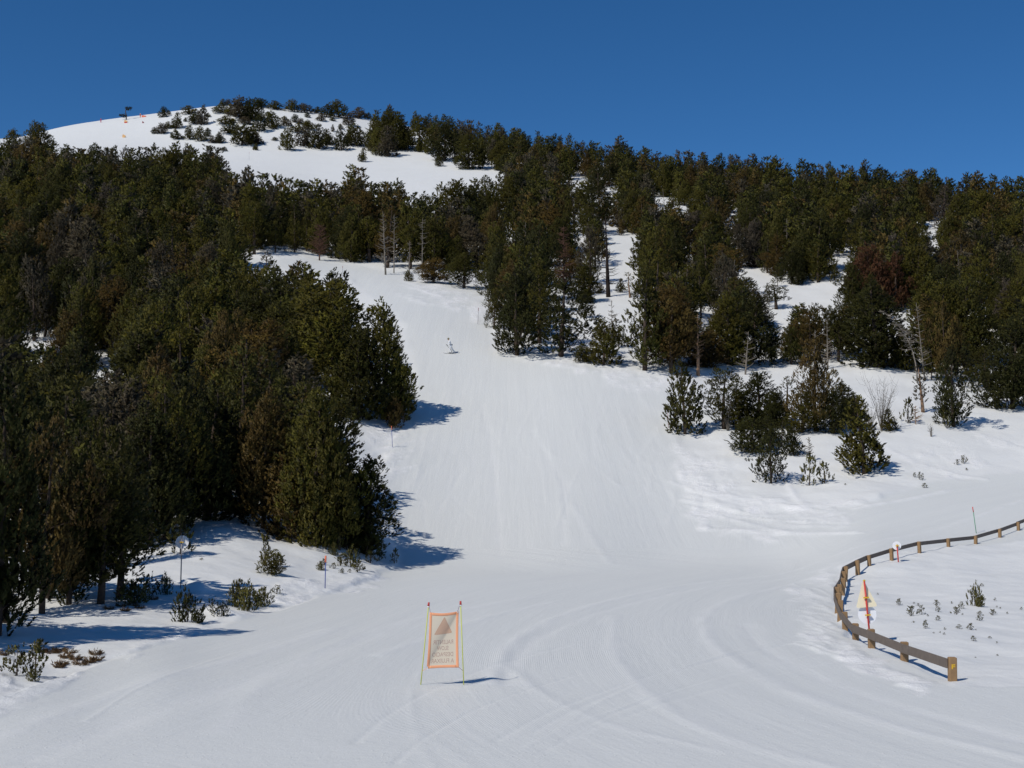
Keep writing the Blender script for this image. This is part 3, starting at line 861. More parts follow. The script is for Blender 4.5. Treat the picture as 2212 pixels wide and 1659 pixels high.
# ------------------------------------------------------------------ dead and bare trees
def wood_tree(u, vb, vt, m, label, seed, r0=0.17, nl=26, reach=1.6, name='dead_tree', cat='dead tree', y=None, group=None, **kw):
    if y is None:
        loc, ppm = place(u, vb)
    else:
        x = azim(u, vb) * y; loc = Vector((x, y, surf_z(x, y))); ppm = F / y; vb = float(project(x, y, loc.z)[1])
    H = (vb - vt) / ppm
    w = bare_tree(np.random.default_rng(seed), H, r0, nl, reach, **kw)
    o = thing(name, label, cat, loc, 0, group)
    link('trunk', w.mesh('dead_trunk', m, True), o)
    note(loc, H, 0.8)
    return o
wood_tree(833, 594, 455, M_DEAD, 'bleached dead tree with peeling bark, first of the pair above the piste', 1, 0.18, 60, 2.2, lean=(-0.05, 0))
wood_tree(851, 590, 462, M_DEAD, 'straight bleached dead tree, right one of the pair above the piste', 2, 0.11, 50, 1.6)
wood_tree(912, 597, 470, M_DEAD, 'grey dead tree with drooping limbs at the upper piste bend', 3, 0.12, 46, 1.8, droop=0.15)
wood_tree(884, 597, 520, M_DEAD, 'short grey dead stem between the bleached pair and the drooping one', 4, 0.10, 16, 1.0)
wood_tree(1314, 643, 465, M_DARKD, 'tall black dead trunk with crooked branches on the open snow', 5, 0.40, 64, 2.5, droop=0.12, lean=(-0.03, 0))
wood_tree(1275, 640, 500, M_DARKD, 'dark bare trunk left of the tall black dead one', 6, 0.13, 24, 1.2)
wood_tree(1508, 810, 676, M_BARKR, 'reddish bare trunk with a bleached top in the right wood', 7, 0.24, 34, 1.4)
wood_tree(1788, 800, 692, M_DEAD, 'dead spike with level side branches behind the right mound', 8, 0.12, 34, 1.4)
wood_tree(1762, 800, 715, M_DEAD, 'shorter dead spike left of the one with level branches', 9, 0.10, 22, 1.0)
wood_tree(1982, 840, 640, M_DEAD, 'dead pale tree arching over to one side above the right mound', 10, 0.11, 70, 1.7, bend=-0.42, start=0.4, y=172, droop=0.2)
wood_tree(1998, 835, 652, M_DEAD, 'upright dead pale tree next to the arching one', 11, 0.10, 46, 1.4, lean=(-0.09, 0), y=174)
wood_tree(52, 470, 375, M_DEAD, 'grey dead stem high in the left forest near the picture edge', 12, 0.18, 14, 1.4, y=330)
wood_tree(118, 480, 408, M_DEAD, 'second grey dead stem high in the left forest', 13, 0.16, 18, 1.4, y=315)
wood_tree(178, 560, 440, M_GREY, 'grey leafless pine in the left forest, dense with fine twigs', 14, 0.16, 130, 3.0, y=255, twigs=4)
wood_tree(405, 560, 430, M_DEAD, 'dead pale stem in the centre of the left forest', 15, 0.14, 18, 1.2, y=262)
wood_tree(690, 575, 485, M_RUSTW, 'rust brown dying tree at the back of the upper piste bend', 16, 0.15, 150, 2.6, twigs=5, y=262)
wood_tree(1218, 640, 485, M_RUSTW, 'rust red dying pine above the right piste edge', 17, 0.15, 150, 2.4, twigs=5, y=232)
wood_tree(1655, 470, 395, M_GREY, 'grey leafless tree under the ridge line of the right wood', 18, 0.15, 110, 2.6, y=372, twigs=4)
wood_tree(1322, 765, 650, M_DEAD, 'bare bleached sapling tree in front of the snow corridor', 19, 0.07, 60, 1.3, 'bare_tree', 'bare tree', twigs=4)
wood_tree(1748, 1000, 945, M_DEAD, 'little bare tree on the right mound above the sapling pair', 20, 0.04, 34, 0.8, 'bare_tree', 'bare tree', twigs=3)
wood_tree(1978, 918, 878, M_BARKR, 'short bare reddish tree among saplings on the mound', 21, 0.05, 26, 0.9, 'bare_tree', 'bare tree')

for k_, (u_, vb_, vt_, y_, l_) in enumerate(((72, 640, 560, 228, 'pale dead stem at the far left above the snow glimpses'), (150, 700, 610, 205, 'grey dead stem with short limbs in the left forest'), (275, 560, 470, 258, 'thin dead stem left of the leaning pale one in the left forest'),
        (312, 640, 545, 230, 'grey snag among olive pines in the middle left forest'), (505, 560, 470, 262, 'grey snag just left of the upper piste bend'), (330, 470, 395, 320, 'slim grey snag below the top edge of the left forest'),
        (1135, 560, 478, 262, 'grey snag over the broad pines at the right piste edge'), (1580, 640, 560, 232, 'pale snag between the corridor and the small clearing'), (1440, 480, 405, 330, 'pale thin snag under the ridge'),
        (1700, 560, 470, 270, 'grey snag above the small clearing'), (1880, 520, 440, 300, 'slim snag high in the wood at the right'), (2080, 640, 540, 232, 'pale snag low in the wood near the right edge'),
        (2120, 780, 690, 188, 'grey snag behind the pines at the far right edge'), (1610, 800, 715, 176, 'grey snag over the left half of the mound'), (560, 520, 440, 290, 'leaning grey snag in the wood under the dome'))):
    wood_tree(u_, vb_, vt_, M_DEAD, l_, 60 + k_, 0.13, 30, 1.5, y=y_, lean=(0.10 * math.sin(k_ * 2.1), 0))

def bush(u, vb, vt, n, label, seed, m=None):
    loc, ppm = place(u, vb)
    w = twig_bush(np.random.default_rng(seed), (vb - vt) / ppm, n)
    o = thing('bare_bush', label, 'bare bush', loc)
    link('twigs', w.mesh('bare_twigs', m or M_GREY, True), o)
bush(1905, 928, 812, 22, 'grey leafless thicket behind the lone front pine of the mound', 31)
bush(1572, 930, 838, 16, 'grey twiggy bush in front of the second pine on the mound', 32)
bush(2012, 944, 915, 6, 'tiny leafless bush alone in the snow right of the mound', 33)
bush(1880, 930, 870, 12, 'low grey twigs at the edge of the leafless thicket', 34)

# ------------------------------------------------------------------ stunted pines on the summit dome
SUM = [(20, 170, 85, 60), (70, 150, 115, 25), (225, 145, 75, 100), (330, 230, 80, 70), (280, 225, 150, 90), (130, 260, 130, 70), (68, 260, 205, 45), (15, 300, 225, 70),
       (138, 345, 280, 75), (240, 345, 235, 70), (325, 360, 255, 80), (415, 375, 315, 60), (478, 375, 290, 60), (475, 135, 75, 95), (560, 150, 70, 80), (640, 185, 20, 140),
       (740, 190, 35, 130), (510, 225, 155, 100), (575, 215, 180, 40), (665, 225, 170, 70), (560, 300, 215, 120), (650, 390, 235, 140), (720, 375, 250, 90), (770, 385, 290, 75),
       (790, 280, 150, 90), (890, 250, 135, 100), (980, 190, 160, 40), (1000, 240, 190, 60), (1065, 210, 150, 45), (1090, 290, 215, 90), (1010, 430, 260, 90), (1140, 400, 260, 110),
       (1250, 420, 220, 130), (1330, 385, 270, 90), (1175, 270, 200, 70), (1275, 200, 140, 60), (1430, 430, 265, 90), (1550, 400, 245, 140), (1490, 390, 260, 60), (1490, 235, 145, 75),
       (1165, 170, 135, 35), (915, 108, 40, 100), (1045, 125, 35, 85), (1140, 132, 65, 90), (1240, 137, 85, 65), (1320, 170, 70, 80), (1410, 172, 45, 110), (1565, 178, 85, 100),
       (1640, 178, 125, 45), (1670, 440, 280, 80), (500, 74, 20, 50), (540, 74, 25, 40), (800, 94, 25, 80), (1365, 200, 170, 40), (860, 160, 125, 40), (750, 425, 400, 30),
       (700, 190, 40, 90), (610, 95, 30, 40), (1730, 470, 270, 120), (1800, 480, 240, 130)]
_rs = np.random.default_rng(8)
for _k in range(34):
    _x, _y = _rs.uniform(-60, 1650), _rs.uniform(150, 440)
    if _y < 150 + 0.10 * abs(_x - 480): continue
    SUM.append((_x, _y, _y - _rs.uniform(20, 62), _rs.uniform(18, 52)))
sum_named = []
for i, (zx, zb, zt, w) in enumerate(SUM):
    u = 345.6 + zx * 0.27345; vb = 207.4 + zb * 0.27345; vt = 207.4 + zt * 0.27345
    if zb < 180:
        lab, g = 'stunted dark pine in the broken row along the summit skyline', 'stunted pines along the summit skyline'
    elif zx < 500:
        lab, g = 'stunted pine standing apart on the open snow of the summit dome', 'lone stunted pines on the dome'
    elif zx < 950:
        lab, g = 'stunted pine in the clumps at the middle of the summit dome', 'stunted pine clumps in the middle of the dome'
    else:
        lab, g = 'stunted pine in the ragged band low on the summit dome', 'band of stunted pines low on the dome'
    sz = 'wide ' if w > 95 else 'tiny ' if zb - zt < 45 else 'tall ' if zb - zt > 115 else 'low ' if zb - zt < 65 else 'slim ' if w < 60 else ''
    lab = sz + lab
    o = T(u, vb, vt - 0.06 * (vb - vt), max(w * 0.27345, 6) * 1.2, 'small', i, lab, 'stunted_pine', 'stunted pine', g, ('dark green', 'green', 'olive', 'greyish')[i % 4])
    sum_named.append((o, lab, u))

SUM_NAMED = sum_named
# ------------------------------------------------------------------ the forests
FOREST = [
    ('left', [(-380, 1380), (-120, 1365), (-60, 1345), (60, 1325), (150, 1290), (330, 1185), (400, 1130), (500, 1105), (600, 1140), (700, 1180), (770, 1175), (680, 1080), (620, 1000), (590, 925), (730, 892), (830, 885),
              (790, 840), (690, 745), (600, 690), (520, 640), (520, 560), (-380, 560)], 4.2, (7.0, 12.0)),
    ('back', [(-380, 600), (525, 600), (545, 556), (660, 548), (740, 565), (840, 585), (940, 588), (1050, 620), (1056, 470), (985, 470), (955, 500), (880, 480), (835, 466), (760, 440), (710, 470),
              (600, 462), (560, 445), (480, 400), (420, 382), (270, 384), (140, 378), (60, 372), (-380, 372)], 4.7, (6.4, 11.4)),
    ('right', [(1062, 640), (1090, 752), (1230, 764), (1340, 785), (1500, 804), (1660, 796), (1800, 790), (1950, 800), (2090, 842), (2290, 872), (2650, 856), (2650, 478), (2290, 455), (2150, 455), (1950, 430),
               (1750, 408), (1500, 390), (1250, 347), (1050, 310), (830, 268), (806, 300), (822, 330), (880, 328), (1000, 360), (1100, 378), (1110, 420), (1050, 450)], 4.9, (6.0, 10.8)),
]
FOREST.append(('right', FOREST[2][1], 5.6, (2.8, 5.8)))          # young trees between the grown ones
GAPS = [(1345, 560, 46, 66), (1315, 520, 16, 45), (1320, 665, 52, 26), (1765, 638, 84, 30), (1205, 640, 8, 10), (1520, 700, 9, 12), (1830, 560, 7, 10), (1490, 560, 8, 12), (1600, 590, 12, 10), (1110, 520, 8, 8), (1950, 690, 8, 10), (2013, 505, 13, 30), (1583, 465, 9, 26), (1250, 390, 20, 5), (1318, 410, 14, 5), (1430, 432, 16, 5),
        (2150, 735, 18, 14), (75, 748, 20, 13), (225, 790, 26, 20), (640, 560, 95, 12), (920, 362, 100, 36), (600, 350, 110, 26), (1690, 690, 20, 16), (1250, 520, 12, 20), (1205, 575, 7, 9),
        (1725, 812, 40, 14), (1890, 832, 60, 16), (1270, 720, 12, 18), (700, 375, 40, 22), (210, 300, 90, 22), (1480, 450, 14, 8), (960, 605, 120, 22), (1655, 600, 10, 14), (385, 300, 120, 14), (1360, 690, 12, 20)]
cand = []
rngf = np.random.default_rng(77)
for zone, poly, sp, (h0, h1) in FOREST:
    y0, y1 = (52, 300) if zone == 'left' else ((225, 480) if zone == 'back' else (165, 580))
    xs = np.arange(-200, 230, sp); ys = np.arange(y0, y1, sp)
    X, Y = np.meshgrid(xs, ys)
    X = X + rngf.uniform(-0.42, 0.42, X.shape) * sp + (np.arange(len(ys)) % 2)[:, None] * sp * 0.5
    Y = Y + rngf.uniform(-0.42, 0.42, Y.shape) * sp
    X, Y = X.ravel(), Y.ravel()
    Z = base_h(X, Y)
    U, Vv, Dp = project(X, Y, Z)
    hh = rngf.uniform(h0, h1, len(X)) * (1 + 0.25 * vnoise(X / 12, Y / 12, 70))
    if zone == 'right':
        hh = hh * np.clip(1.06 - (Y - 300) / 1100.0, 0.74, 1.06)
    ww = hh * rngf.uniform(0.42, 0.70, len(X))
    ok = inside(poly, U, Vv)
    ok &= (vnoise(X / 7, Y / 7, 90) > -0.36)
    HP = hh * F / Dp; WP = ww * F / Dp
    h_was = HP.copy()
    for cu, cv, ru, rv in GAPS:
        m = (np.abs(U - cu) < ru + 0.25 * WP) & (Vv > cv + 0.8 * rv)
        al = Vv - (cv + 0.75 * rv)
        m &= (al > 0.42 * h_was)
        HP = np.where(m, np.minimum(HP, al), HP)
    hh = HP * Dp / F; ww = ww * (HP / h_was) ** 0.5; WP = ww * F / Dp
    for cu, cv, ru, rv in GAPS:
        du = np.maximum(np.abs(U - cu) - 0.30 * WP, 0) / ru
        vv = np.clip(cv, Vv - 0.92 * HP, Vv)
        ok &= ~((du ** 2 + ((vv - cv) / rv) ** 2) < 0.5)
    for i in np.nonzero(ok)[0]:
        cand.append((float(U[i]), float(Vv[i]), float(HP[i]), float(WP[i]), float(Y[i]), len(cand), float(X[i]), float(hh[i]), float(ww[i]), zone))
# drop those standing inside a tree already placed
hero_xy = np.array([(azim(o[0], o[1]) * o[4], o[4]) for o in occ])
keep = []
for c in cand:
    d = np.hypot(hero_xy[:, 0] - c[6], hero_xy[:, 1] - c[4])
    if d.min() > 2.0:
        keep.append(c)
cand = keep
# how much of each one shows: paint silhouettes from far to near
GW, GH = 553, 415
buf = np.full((GH, GW), -1, np.int32)
allp = [(o[0], o[1], o[2], o[3], o[4], -1) for o in occ] + [(c[0], c[1], c[2], c[3], c[4], i) for i, c in enumerate(cand)]
for u, vb, hp, wp, y, i in sorted(allp, key=lambda q: -q[4]):
    b = vb / 4; t = (vb - hp) / 4; cu = u / 4; hw = max(wp / 8, 0.6)
    r0, r1 = max(int(t), 0), min(int(b) + 1, GH)
    for r in range(r0, r1):
        f = (r - t) / max(b - t, 1e-6)
        k = hw * min(1.0, 0.25 + 1.1 * f)
        c0, c1 = max(int(cu - k), 0), min(int(cu + k) + 1, GW)
        if c1 > c0: buf[r, c0:c1] = i
cnt = np.bincount(buf[buf >= 0].ravel(), minlength=len(cand)) if len(cand) else []
order = np.argsort(-cnt)
n_hero = sum(1 for o in bpy.data.objects if o.name.startswith('pine_tree'))
N_IND = 300 - n_hero
single = [i for i in order[:N_IND] if cnt[i] > 0]
rest = [i for i in order[N_IND:] if cnt[i] >= 4]
beside = [i for i, c in enumerate(cand) if (c[0] < -20 or c[0] > 2232) and cnt[i] < 4]          # the woods go on past the picture's edges
rest += beside[::max(1, -(-len(beside) // 170))]
print('forest: beside', len(beside), 'candidates', len(cand), 'single', len(single), 'rest', len(rest), 'heroes', n_hero)

def zone_of(c):
    u, v, hp, zone = c[0], c[1], c[2], c[9]
    if zone == 'left':
        if v > 1080: return 'behind the shadowed left bank'
        if v > 900: return 'above the snow mound' if u > 330 else 'up the bank in the lower left forest'
        if v > 760: return 'in the heart of the left forest' if u < 380 else 'behind the clump at the piste'
        if u > 430: return 'below the upper piste bend'
        return 'in the middle of the left forest' if v > 670 else 'in the upper left forest'
    if zone == 'back':
        if u > 540 and v > 520: return 'in the front row behind the piste bend'
        if u > 700: return 'between piste bend and high snowfield'
        if u > 430: return 'in the wood below the summit dome'
        if v < 430: return 'on the top edge of the left forest'
        return 'high in the left forest' if v < 520 else 'left of the upper piste bend'
    sky_v = np.interp(u, [830, 1050, 1250, 1500, 1750, 1950, 2150], [270, 310, 347, 388, 408, 430, 455])
    if v < sky_v + 24:
        return 'on the upper ridge line' if u < 1150 else ('on the middle of the ridge line' if u < 1600 else 'on the low end of the ridge line')
    if u < 1330: return 'in the wood right of the skier' if v > 640 else ('above the right piste edge' if v > 520 else 'under the upper ridge')
    if v > 690: return 'behind the left half of the mound' if u < 1750 else 'behind the right half of the mound'
    if u < 1700: return 'between snow corridor and small clearing' if v > 520 else 'above the snow corridor'
    if v > 590: return 'right of the small snow clearing'
    return 'above the small snow clearing' if u < 1960 else 'under the low end of the ridge'

ORD = ['leftmost', 'second from left', 'third from left', 'fourth from left', 'fifth from left', 'sixth from left', 'seventh from left']
def distinguish(items):
    """items: (object, label, u). Things still alike are told apart by their order from left to right"""
    by = {}
    for it in items: by.setdefault(it[1], []).append(it)
    for lab, its in by.items():
        its.sort(key=lambda q: q[2])
        n = len(its)
        for k, (o, l, u) in enumerate(its):
            if n == 1: o['label'] = l
            elif n == 2: o['label'] = ('left ' if k == 0 else 'right ') + 'of two: ' + l
            elif n <= 8: o['label'] = (ORD[k] if k < n - 1 else 'rightmost') + ' ' + l
            else: o['label'] = l

rngt = np.random.default_rng(5)
named = []
for i in single:
    c = cand[i]
    loc = Vector((c[6], c[4], surf_z(c[6], c[4])))
    p = rngt.random()
    kn = 'full' if p < 0.44 else 'ragged' if p < 0.80 else ('open' if p < 0.90 else 'umbrella')
    kd = K[kn][int(rngt.integers(len(K[kn])))]
    p2 = rngt.random()
    tint = 'rust' if p2 < 0.008 else 'grey' if p2 < 0.018 else 'greyish' if p2 < 0.08 else 'brownish' if p2 < 0.24 else 'olive' if p2 < 0.62 else 'green' if p2 < 0.80 else 'dark green'
    slim = c[8] / c[7]
    size = 'short' if c[7] < 8.2 else 'tall' if c[7] > 10.6 else ('slim' if slim < 0.50 else 'broad' if slim > 0.60 else '')
    shp = {'full': '', 'ragged': 'ragged ', 'open': 'loose ', 'umbrella': 'bare stemmed '}[kn]
    z = zone_of(c)
    tname = {'rust': 'rust brown', 'grey': 'grey dying', 'green': ''}.get(tint, tint)
    lab = ' '.join((size + ' ' + tname + ' ' + shp + 'pine ' + z).split())
    o = put_tree(kd, 'pine_tree', lab, 'pine tree', loc, c[7], c[8] * 1.10, group='pines ' + z, rng=rngt, tint=tint, tilt=float(rngt.normal(0, 0.03)))
    named.append((o, lab, c[0]))
distinguish(named); distinguish(SUM_NAMED)
# the remaining ones, of which only tips and flanks show, as one mass
Vs, Lv, Tv, Nv = [], [], [], []
wood_all_v, wood_all_f = [], []; wo = 0
for i in rest:
    c = cand[i]
    kd = K['far'][int(rngt.integers(4))]
    s = c[7] / kd.H; sx = c[8] * 1.12 / kd.W; a = rngt.uniform(0, 6.283)
    V = kd.V
    X = (V[:, 0] * math.cos(a) - V[:, 1] * math.sin(a)) * sx + c[6]
    Y = (V[:, 0] * math.sin(a) + V[:, 1] * math.cos(a)) * sx + c[4]
    Vs.append(np.stack([X, Y, V[:, 2] * s + surf_z(c[6], c[4]) - 0.1], 1)); Lv.append(kd.lv); t3 = np.array(TINT[('dark green', 'green', 'olive', 'olive', 'brownish', 'green', 'greyish')[int(rngt.integers(7))]]) * rngt.uniform(.88, 1.14); Tv.append(np.tile(t3, (len(V), 1)))
    q_ = kd.nrm; Nv.append(np.stack([q_[:, 0] * math.cos(a) - q_[:, 1] * math.sin(a), q_[:, 0] * math.sin(a) + q_[:, 1] * math.cos(a), q_[:, 2]], 1))
    n = 5; z0 = surf_z(c[6], c[4]) - 0.2
    ang = np.arange(n) * 2 * math.pi / n
    rb = 0.018 * c[7]
    ring = np.stack([np.cos(ang) * rb + c[6], np.sin(ang) * rb + c[4], np.full(n, z0)], 1)
    ring2 = np.stack([np.cos(ang) * rb * 0.3 + c[6], np.sin(ang) * rb * 0.3 + c[4], np.full(n, z0 + c[7] * 0.8)], 1)
    wood_all_v += [ring, ring2]
    for k in range(n):
        wood_all_f.append((wo + k, wo + (k + 1) % n, wo + n + (k + 1) % n, wo + n + k))
    wo += 2 * n
if Vs:
    Va = np.concatenate(Vs)
    print('forest mass triangles', len(Va) // 3)
    fo = link('pine_forest', mesh_np('pine_forest', Va, tri_faces(len(Va)), [M_FOL], False, {'leafvar': np.concatenate(Lv), 'tint': np.concatenate(Tv), 'soft': np.concatenate(Nv)}))
    fo.color = (0, 0, 0, 1)
    tag(fo, 'mass of half hidden dark pines filling the woods behind the front trees', 'forest', kind='stuff')
    wt = link('forest_trunks', mesh_np('forest_trunks', np.concatenate(wood_all_v), wood_all_f, [M_BARK], True), fo)
    tag(wt, kind='stuff')

# ------------------------------------------------------------------ small growth
def sap(u, vb, vt, w, label, group=None, kn='sapling', vi=0, cat='sapling', name='pine_sapling', tint=None):
    return T(u, vb, vt, w, kn, vi, label, name, cat, group, tint or ('dark green' if 'shade' in label or 'dark' in label else 'brownish' if 'brown green' in label else 'sapling'))  # dark ones stand in tree shade, which is also put into their tint
sap(391, 1204, 1128, 48, 'sapling right behind the round white sign disc at the left', None, 'sapling', 0)
sap(572, 1222, 1160, 26, 'thin upright sapling behind the bushy one on the mound', None, 'sapling', 1)
sap(588, 1247, 1196, 52, 'bushy sapling alone in the middle of the left snow mound', None, 'small', 1)
sap(514, 1308, 1272, 40, 'olive low bush, left half of the clump near the piste', None, 'cushion', 0, 'low bush', 'low_bush')
sap(538, 1318, 1276, 50, 'olive low bush, tallest of the clump near the piste', None, 'cushion', 1, 'low bush', 'low_bush')
sap(563, 1306, 1282, 40, 'olive low bush at the right end of the clump near the piste', None, 'cushion', 0, 'low bush', 'low_bush')
sap(405, 1342, 1293, 54, 'dark bush in the tree shadow below the round white sign', None, 'cushion', 1, 'low bush', 'low_bush')
sap(428, 1344, 1325, 26, 'low sprig beside the dark shaded bush', None, 'cushion', 0, 'low bush', 'low_bush')
sap(460, 1332, 1302, 24, 'dark sapling at the edge of the tree shadow', None, 'sapling', 2)
sap(478, 1336, 1316, 28, 'squat dark sapling touching the one at the shadow edge', None, 'cushion', 1)
sap(322, 1290, 1246, 36, 'brown green sapling left of the round white sign pole', None, 'sapling', 2)
sap(354, 1286, 1256, 34, 'squat sapling nearest to the round white sign pole', None, 'cushion', 1)
sap(290, 1304, 1272, 70, 'spreading low bush at the feet of the stemmed pines', None, 'cushion', 0, 'low bush', 'low_bush')
sap(598, 1282, 1265, 20, 'tiny sprig right of the olive bush clump', None, 'sapling', 2)
sap(36, 1446, 1388, 52, 'olive sapling on the brown grass bank at the left edge', None, 'sapling', 2)
sap(76, 1450, 1376, 54, 'taller olive sapling on the brown grass bank', None, 'sapling', 0)
sap(72, 1462, 1446, 22, 'tiny sprig below the two olive saplings of the bank', None, 'cushion', 0)
sap(852, 1222, 1192, 18, 'small sapling at the piste edge beside the lower tree shadow', None, 'sapling', 0)
clump_named = []
for i, (u, vb, vt, w) in enumerate([(693, 1240, 1228, 15), (720, 1238, 1226, 14), (735, 1230, 1207, 24), (756, 1230, 1200, 36), (772, 1246, 1222, 24), (710, 1196, 1180, 18), (722, 1205, 1188, 16), (700, 1228, 1214, 14),
                                    (783, 1238, 1226, 12), (738, 1248, 1240, 9), (755, 1248, 1240, 8), (748, 1192, 1165, 34), (722, 1186, 1150, 40), (800, 1222, 1195, 26), (820, 1216, 1196, 20)]):
    lab = ('tall ' if vb - vt > 25 else 'small ' if vb - vt > 13 else 'tiny ') + ('bushy ' if w > 22 else 'slender ') + 'sapling at the foot of the clump near the blue pole'
    o = sap(u, vb, vt, w, lab, 'saplings at the foot of the forest clump', 'sapling' if i % 3 else 'cushion', i)
    clump_named.append((o, lab, u))
Z6 = [(995, 915, 860, 45), (1100, 1035, 950, 80), (1190, 1025, 955, 60), (1225, 1115, 1045, 45), (1320, 940, 890, 55), (1335, 1000, 955, 45), (1330, 1060, 1020, 40), (1490, 1010, 945, 70), (1535, 965, 910, 45),
      (1730, 870, 845, 30), (1805, 1005, 955, 65), (1690, 1055, 1010, 50), (1690, 1000, 970, 40), (1610, 1125, 1070, 60), (1515, 1120, 1085, 45), (1640, 1225, 1180, 40), (1160, 920, 895, 25), (1125, 890, 875, 20),
      (1780, 1190, 1170, 30), (1120, 1080, 1065, 25), (1385, 1180, 1160, 20), (1845, 1310, 1295, 18), (1655, 1335, 1325, 15), (1390, 1130, 1110, 20), (1450, 915, 890, 20), (1930, 995, 975, 20), (1825, 880, 855, 20),
      (2050, 960, 935, 20), (1615, 770, 758, 20), (1710, 760, 735, 30), (1870, 960, 945, 15), (1840, 940, 925, 15), (810, 820, 805, 15), (1840, 1235, 1218, 15), (1350, 1155, 1140, 15), (1295, 1160, 1148, 12),
      (1245, 1040, 1022, 16), (1660, 1130, 1118, 12), (1545, 1020, 1005, 14), (1720, 1010, 998, 12)]
z6 = lambda zx, zy: ((1960 + zx * 0.2893) * 0.864, (1250 + zy * 0.2893) * 0.864)
u, vb = z6(1650, 945); _, vt = z6(0, 812)
sap(u, vb, vt, 27, 'largest pine sprout on the snow inside the wooden fence', None, 'cushion', 1)
u, vb = z6(1695, 952); _, vt = z6(0, 885)
sap(u, vb, vt, 20, 'right flank shoot of the largest sprout inside the fence', None, 'cushion', 0)
distinguish(clump_named)
fence_named = []
for i, (zx, zb, zt, w) in enumerate(Z6):
    u, vb = z6(zx, zb); _, vt = z6(zx, zt)
    hz = zb - zt
    lab = ('tall ' if hz > 55 else 'middling ' if hz > 34 else 'small ' if hz > 19 else 'tiny ') + ('two armed ' if w > 54 else '') + 'pine sprout at the ' + ('near side' if zb > 1060 else 'middle' if zb > 950 else 'far side') + ' of the fenced snow hollow'
    o = sap(u, vb, vt, max(w * 0.25, 4), lab, 'pine sprouts inside the fence', 'sapling', i)
    fence_named.append((o, lab, u))
road_named = []
for i, (u, vb, vt, w) in enumerate([(1976, 1030, 1020, 7), (1986, 1034, 1018, 8), (1992, 1036, 1022, 7), (1998, 1054, 1044, 11), (2068, 1004, 992, 9), (2082, 1002, 986, 14), (2088, 1014, 1009, 6), (1826, 1050, 1046, 5)]):
    lab = 'small pine sprig on the bare snow above the right road'
    road_named.append((sap(u, vb, vt, w, lab, 'sprigs on the snow above the right road', 'sapling', i), lab, u))
distinguish(road_named)
sap(435, 1216, 1211, 8, 'tiny twig on the left snow mound behind the sign')
distinguish(fence_named)
# dry grass tufts on the cut bank at the left
def tussock(u, v, w, seed, label, group):
    loc, ppm = place(u, v)
    r = w / ppm / 2 * 0.62
    rng = np.random.default_rng(seed)
    n = 110
    az = rng.uniform(0, 6.283, n); rr = r * np.sqrt(rng.random(n))
    pos = np.stack([np.cos(az) * rr, np.sin(az) * rr * 0.7, np.full(n, -0.03)], 1)
    d = np.stack([np.cos(az) * 0.9 + 0.3, np.sin(az) * 0.9 - 0.4, rng.uniform(0.3, 0.9, n)], 1)
    V, lv = blades(pos, d, rng.uniform(0.14, 0.27, n), 0.35, 4, 0.06, rng, rng.random(n))
    o = link('grass_tussock', mesh_np('grass_tussock', V, tri_faces(len(V)), [M_FOL], False, {'leafvar': lv, 'soft': blades.normals}))
    o.color = (*TINT['straw'], 1)
    o.location = loc
    tag(o, label, 'grass tussock', group)
    return (o, ('wide ' if w > 24 else 'small ' if w < 17 else 'round ') + label, u)
tuss = []
for i, (u, v, w) in enumerate([(151, 1411, 22), (173, 1431, 30), (206, 1416, 20), (112, 1406, 34), (128, 1404, 24), (126, 1434, 12), (195, 1427, 16), (4, 1401, 26), (88, 1402, 18), (142, 1421, 18), (133, 1430, 10), (162, 1424, 22), (208, 1424, 16)]):
    tuss.append(tussock(u, v, w, 200 + i, 'dry brown grass tussock on the cut snow bank at left', 'dry grass tussocks on the bank'))
for i, (u, v, w) in enumerate([(235, 1318, 16), (262, 1312, 22), (285, 1310, 24), (300, 1316, 14), (330, 1300, 14), (270, 1322, 10)]):
    tuss.append(tussock(u, v, w, 240 + i, 'brown litter tuft under the stemmed pines at left', 'litter tufts under the pines'))

distinguish(tuss)
# ------------------------------------------------------------------ the wooden fence
M_POST = simple('sawn_post_wood', (0.31, 0.195, 0.10), 0.75, 0.28, 5.0, 0.2, 0.4)
M_RAIL = simple('weathered_rail_wood', (0.165, 0.135, 0.112), 0.8, 0.3, 4.0, 0.2, 0.4)
M_YEL = simple('yellow_plastic', (0.75, 0.46, 0.03), 0.5, 0.08)
M_RED = simple('red_paint', (0.60, 0.055, 0.04), 0.45, 0.1)
M_ORG = simple('orange_fabric', (0.86, 0.30, 0.12), 0.7, 0.06)
M_SIGNW = simple('white_sign_back', (0.90, 0.905, 0.91), 0.5, 0.03, 2.0)
M_SIGNC = simple('cream_sign_back', (0.90, 0.80, 0.56), 0.55, 0.05, 2.0)
M_GALV = simple('grey_metal', (0.24, 0.24, 0.26), 0.5, 0.3, 9.0)
POSTS = [(13.3, 43.0), (13.24, 48), (13.0, 51.4), (13.2, 54.6), (13.6, 58), (14.1, 61), (14.8, 64.5), (15.6, 68), (16.5, 71.5), (17.5, 75), (18.5, 79), (19.3, 82), (20.5, 84), (21.7, 86), (23.6, 88),
         (26.2, 91), (29.0, 94), (31.8, 97), (34.5, 100), (36.9, 103), (39.5, 106), (42.2, 109)]
fence = thing('wooden_fence', 'low wooden fence of brown posts and grey plank rail curving round the snow hollow', 'fence', (POSTS[0][0], POSTS[0][1], surf_z(*POSTS[0])))
rngp = np.random.default_rng(9)
tops = []
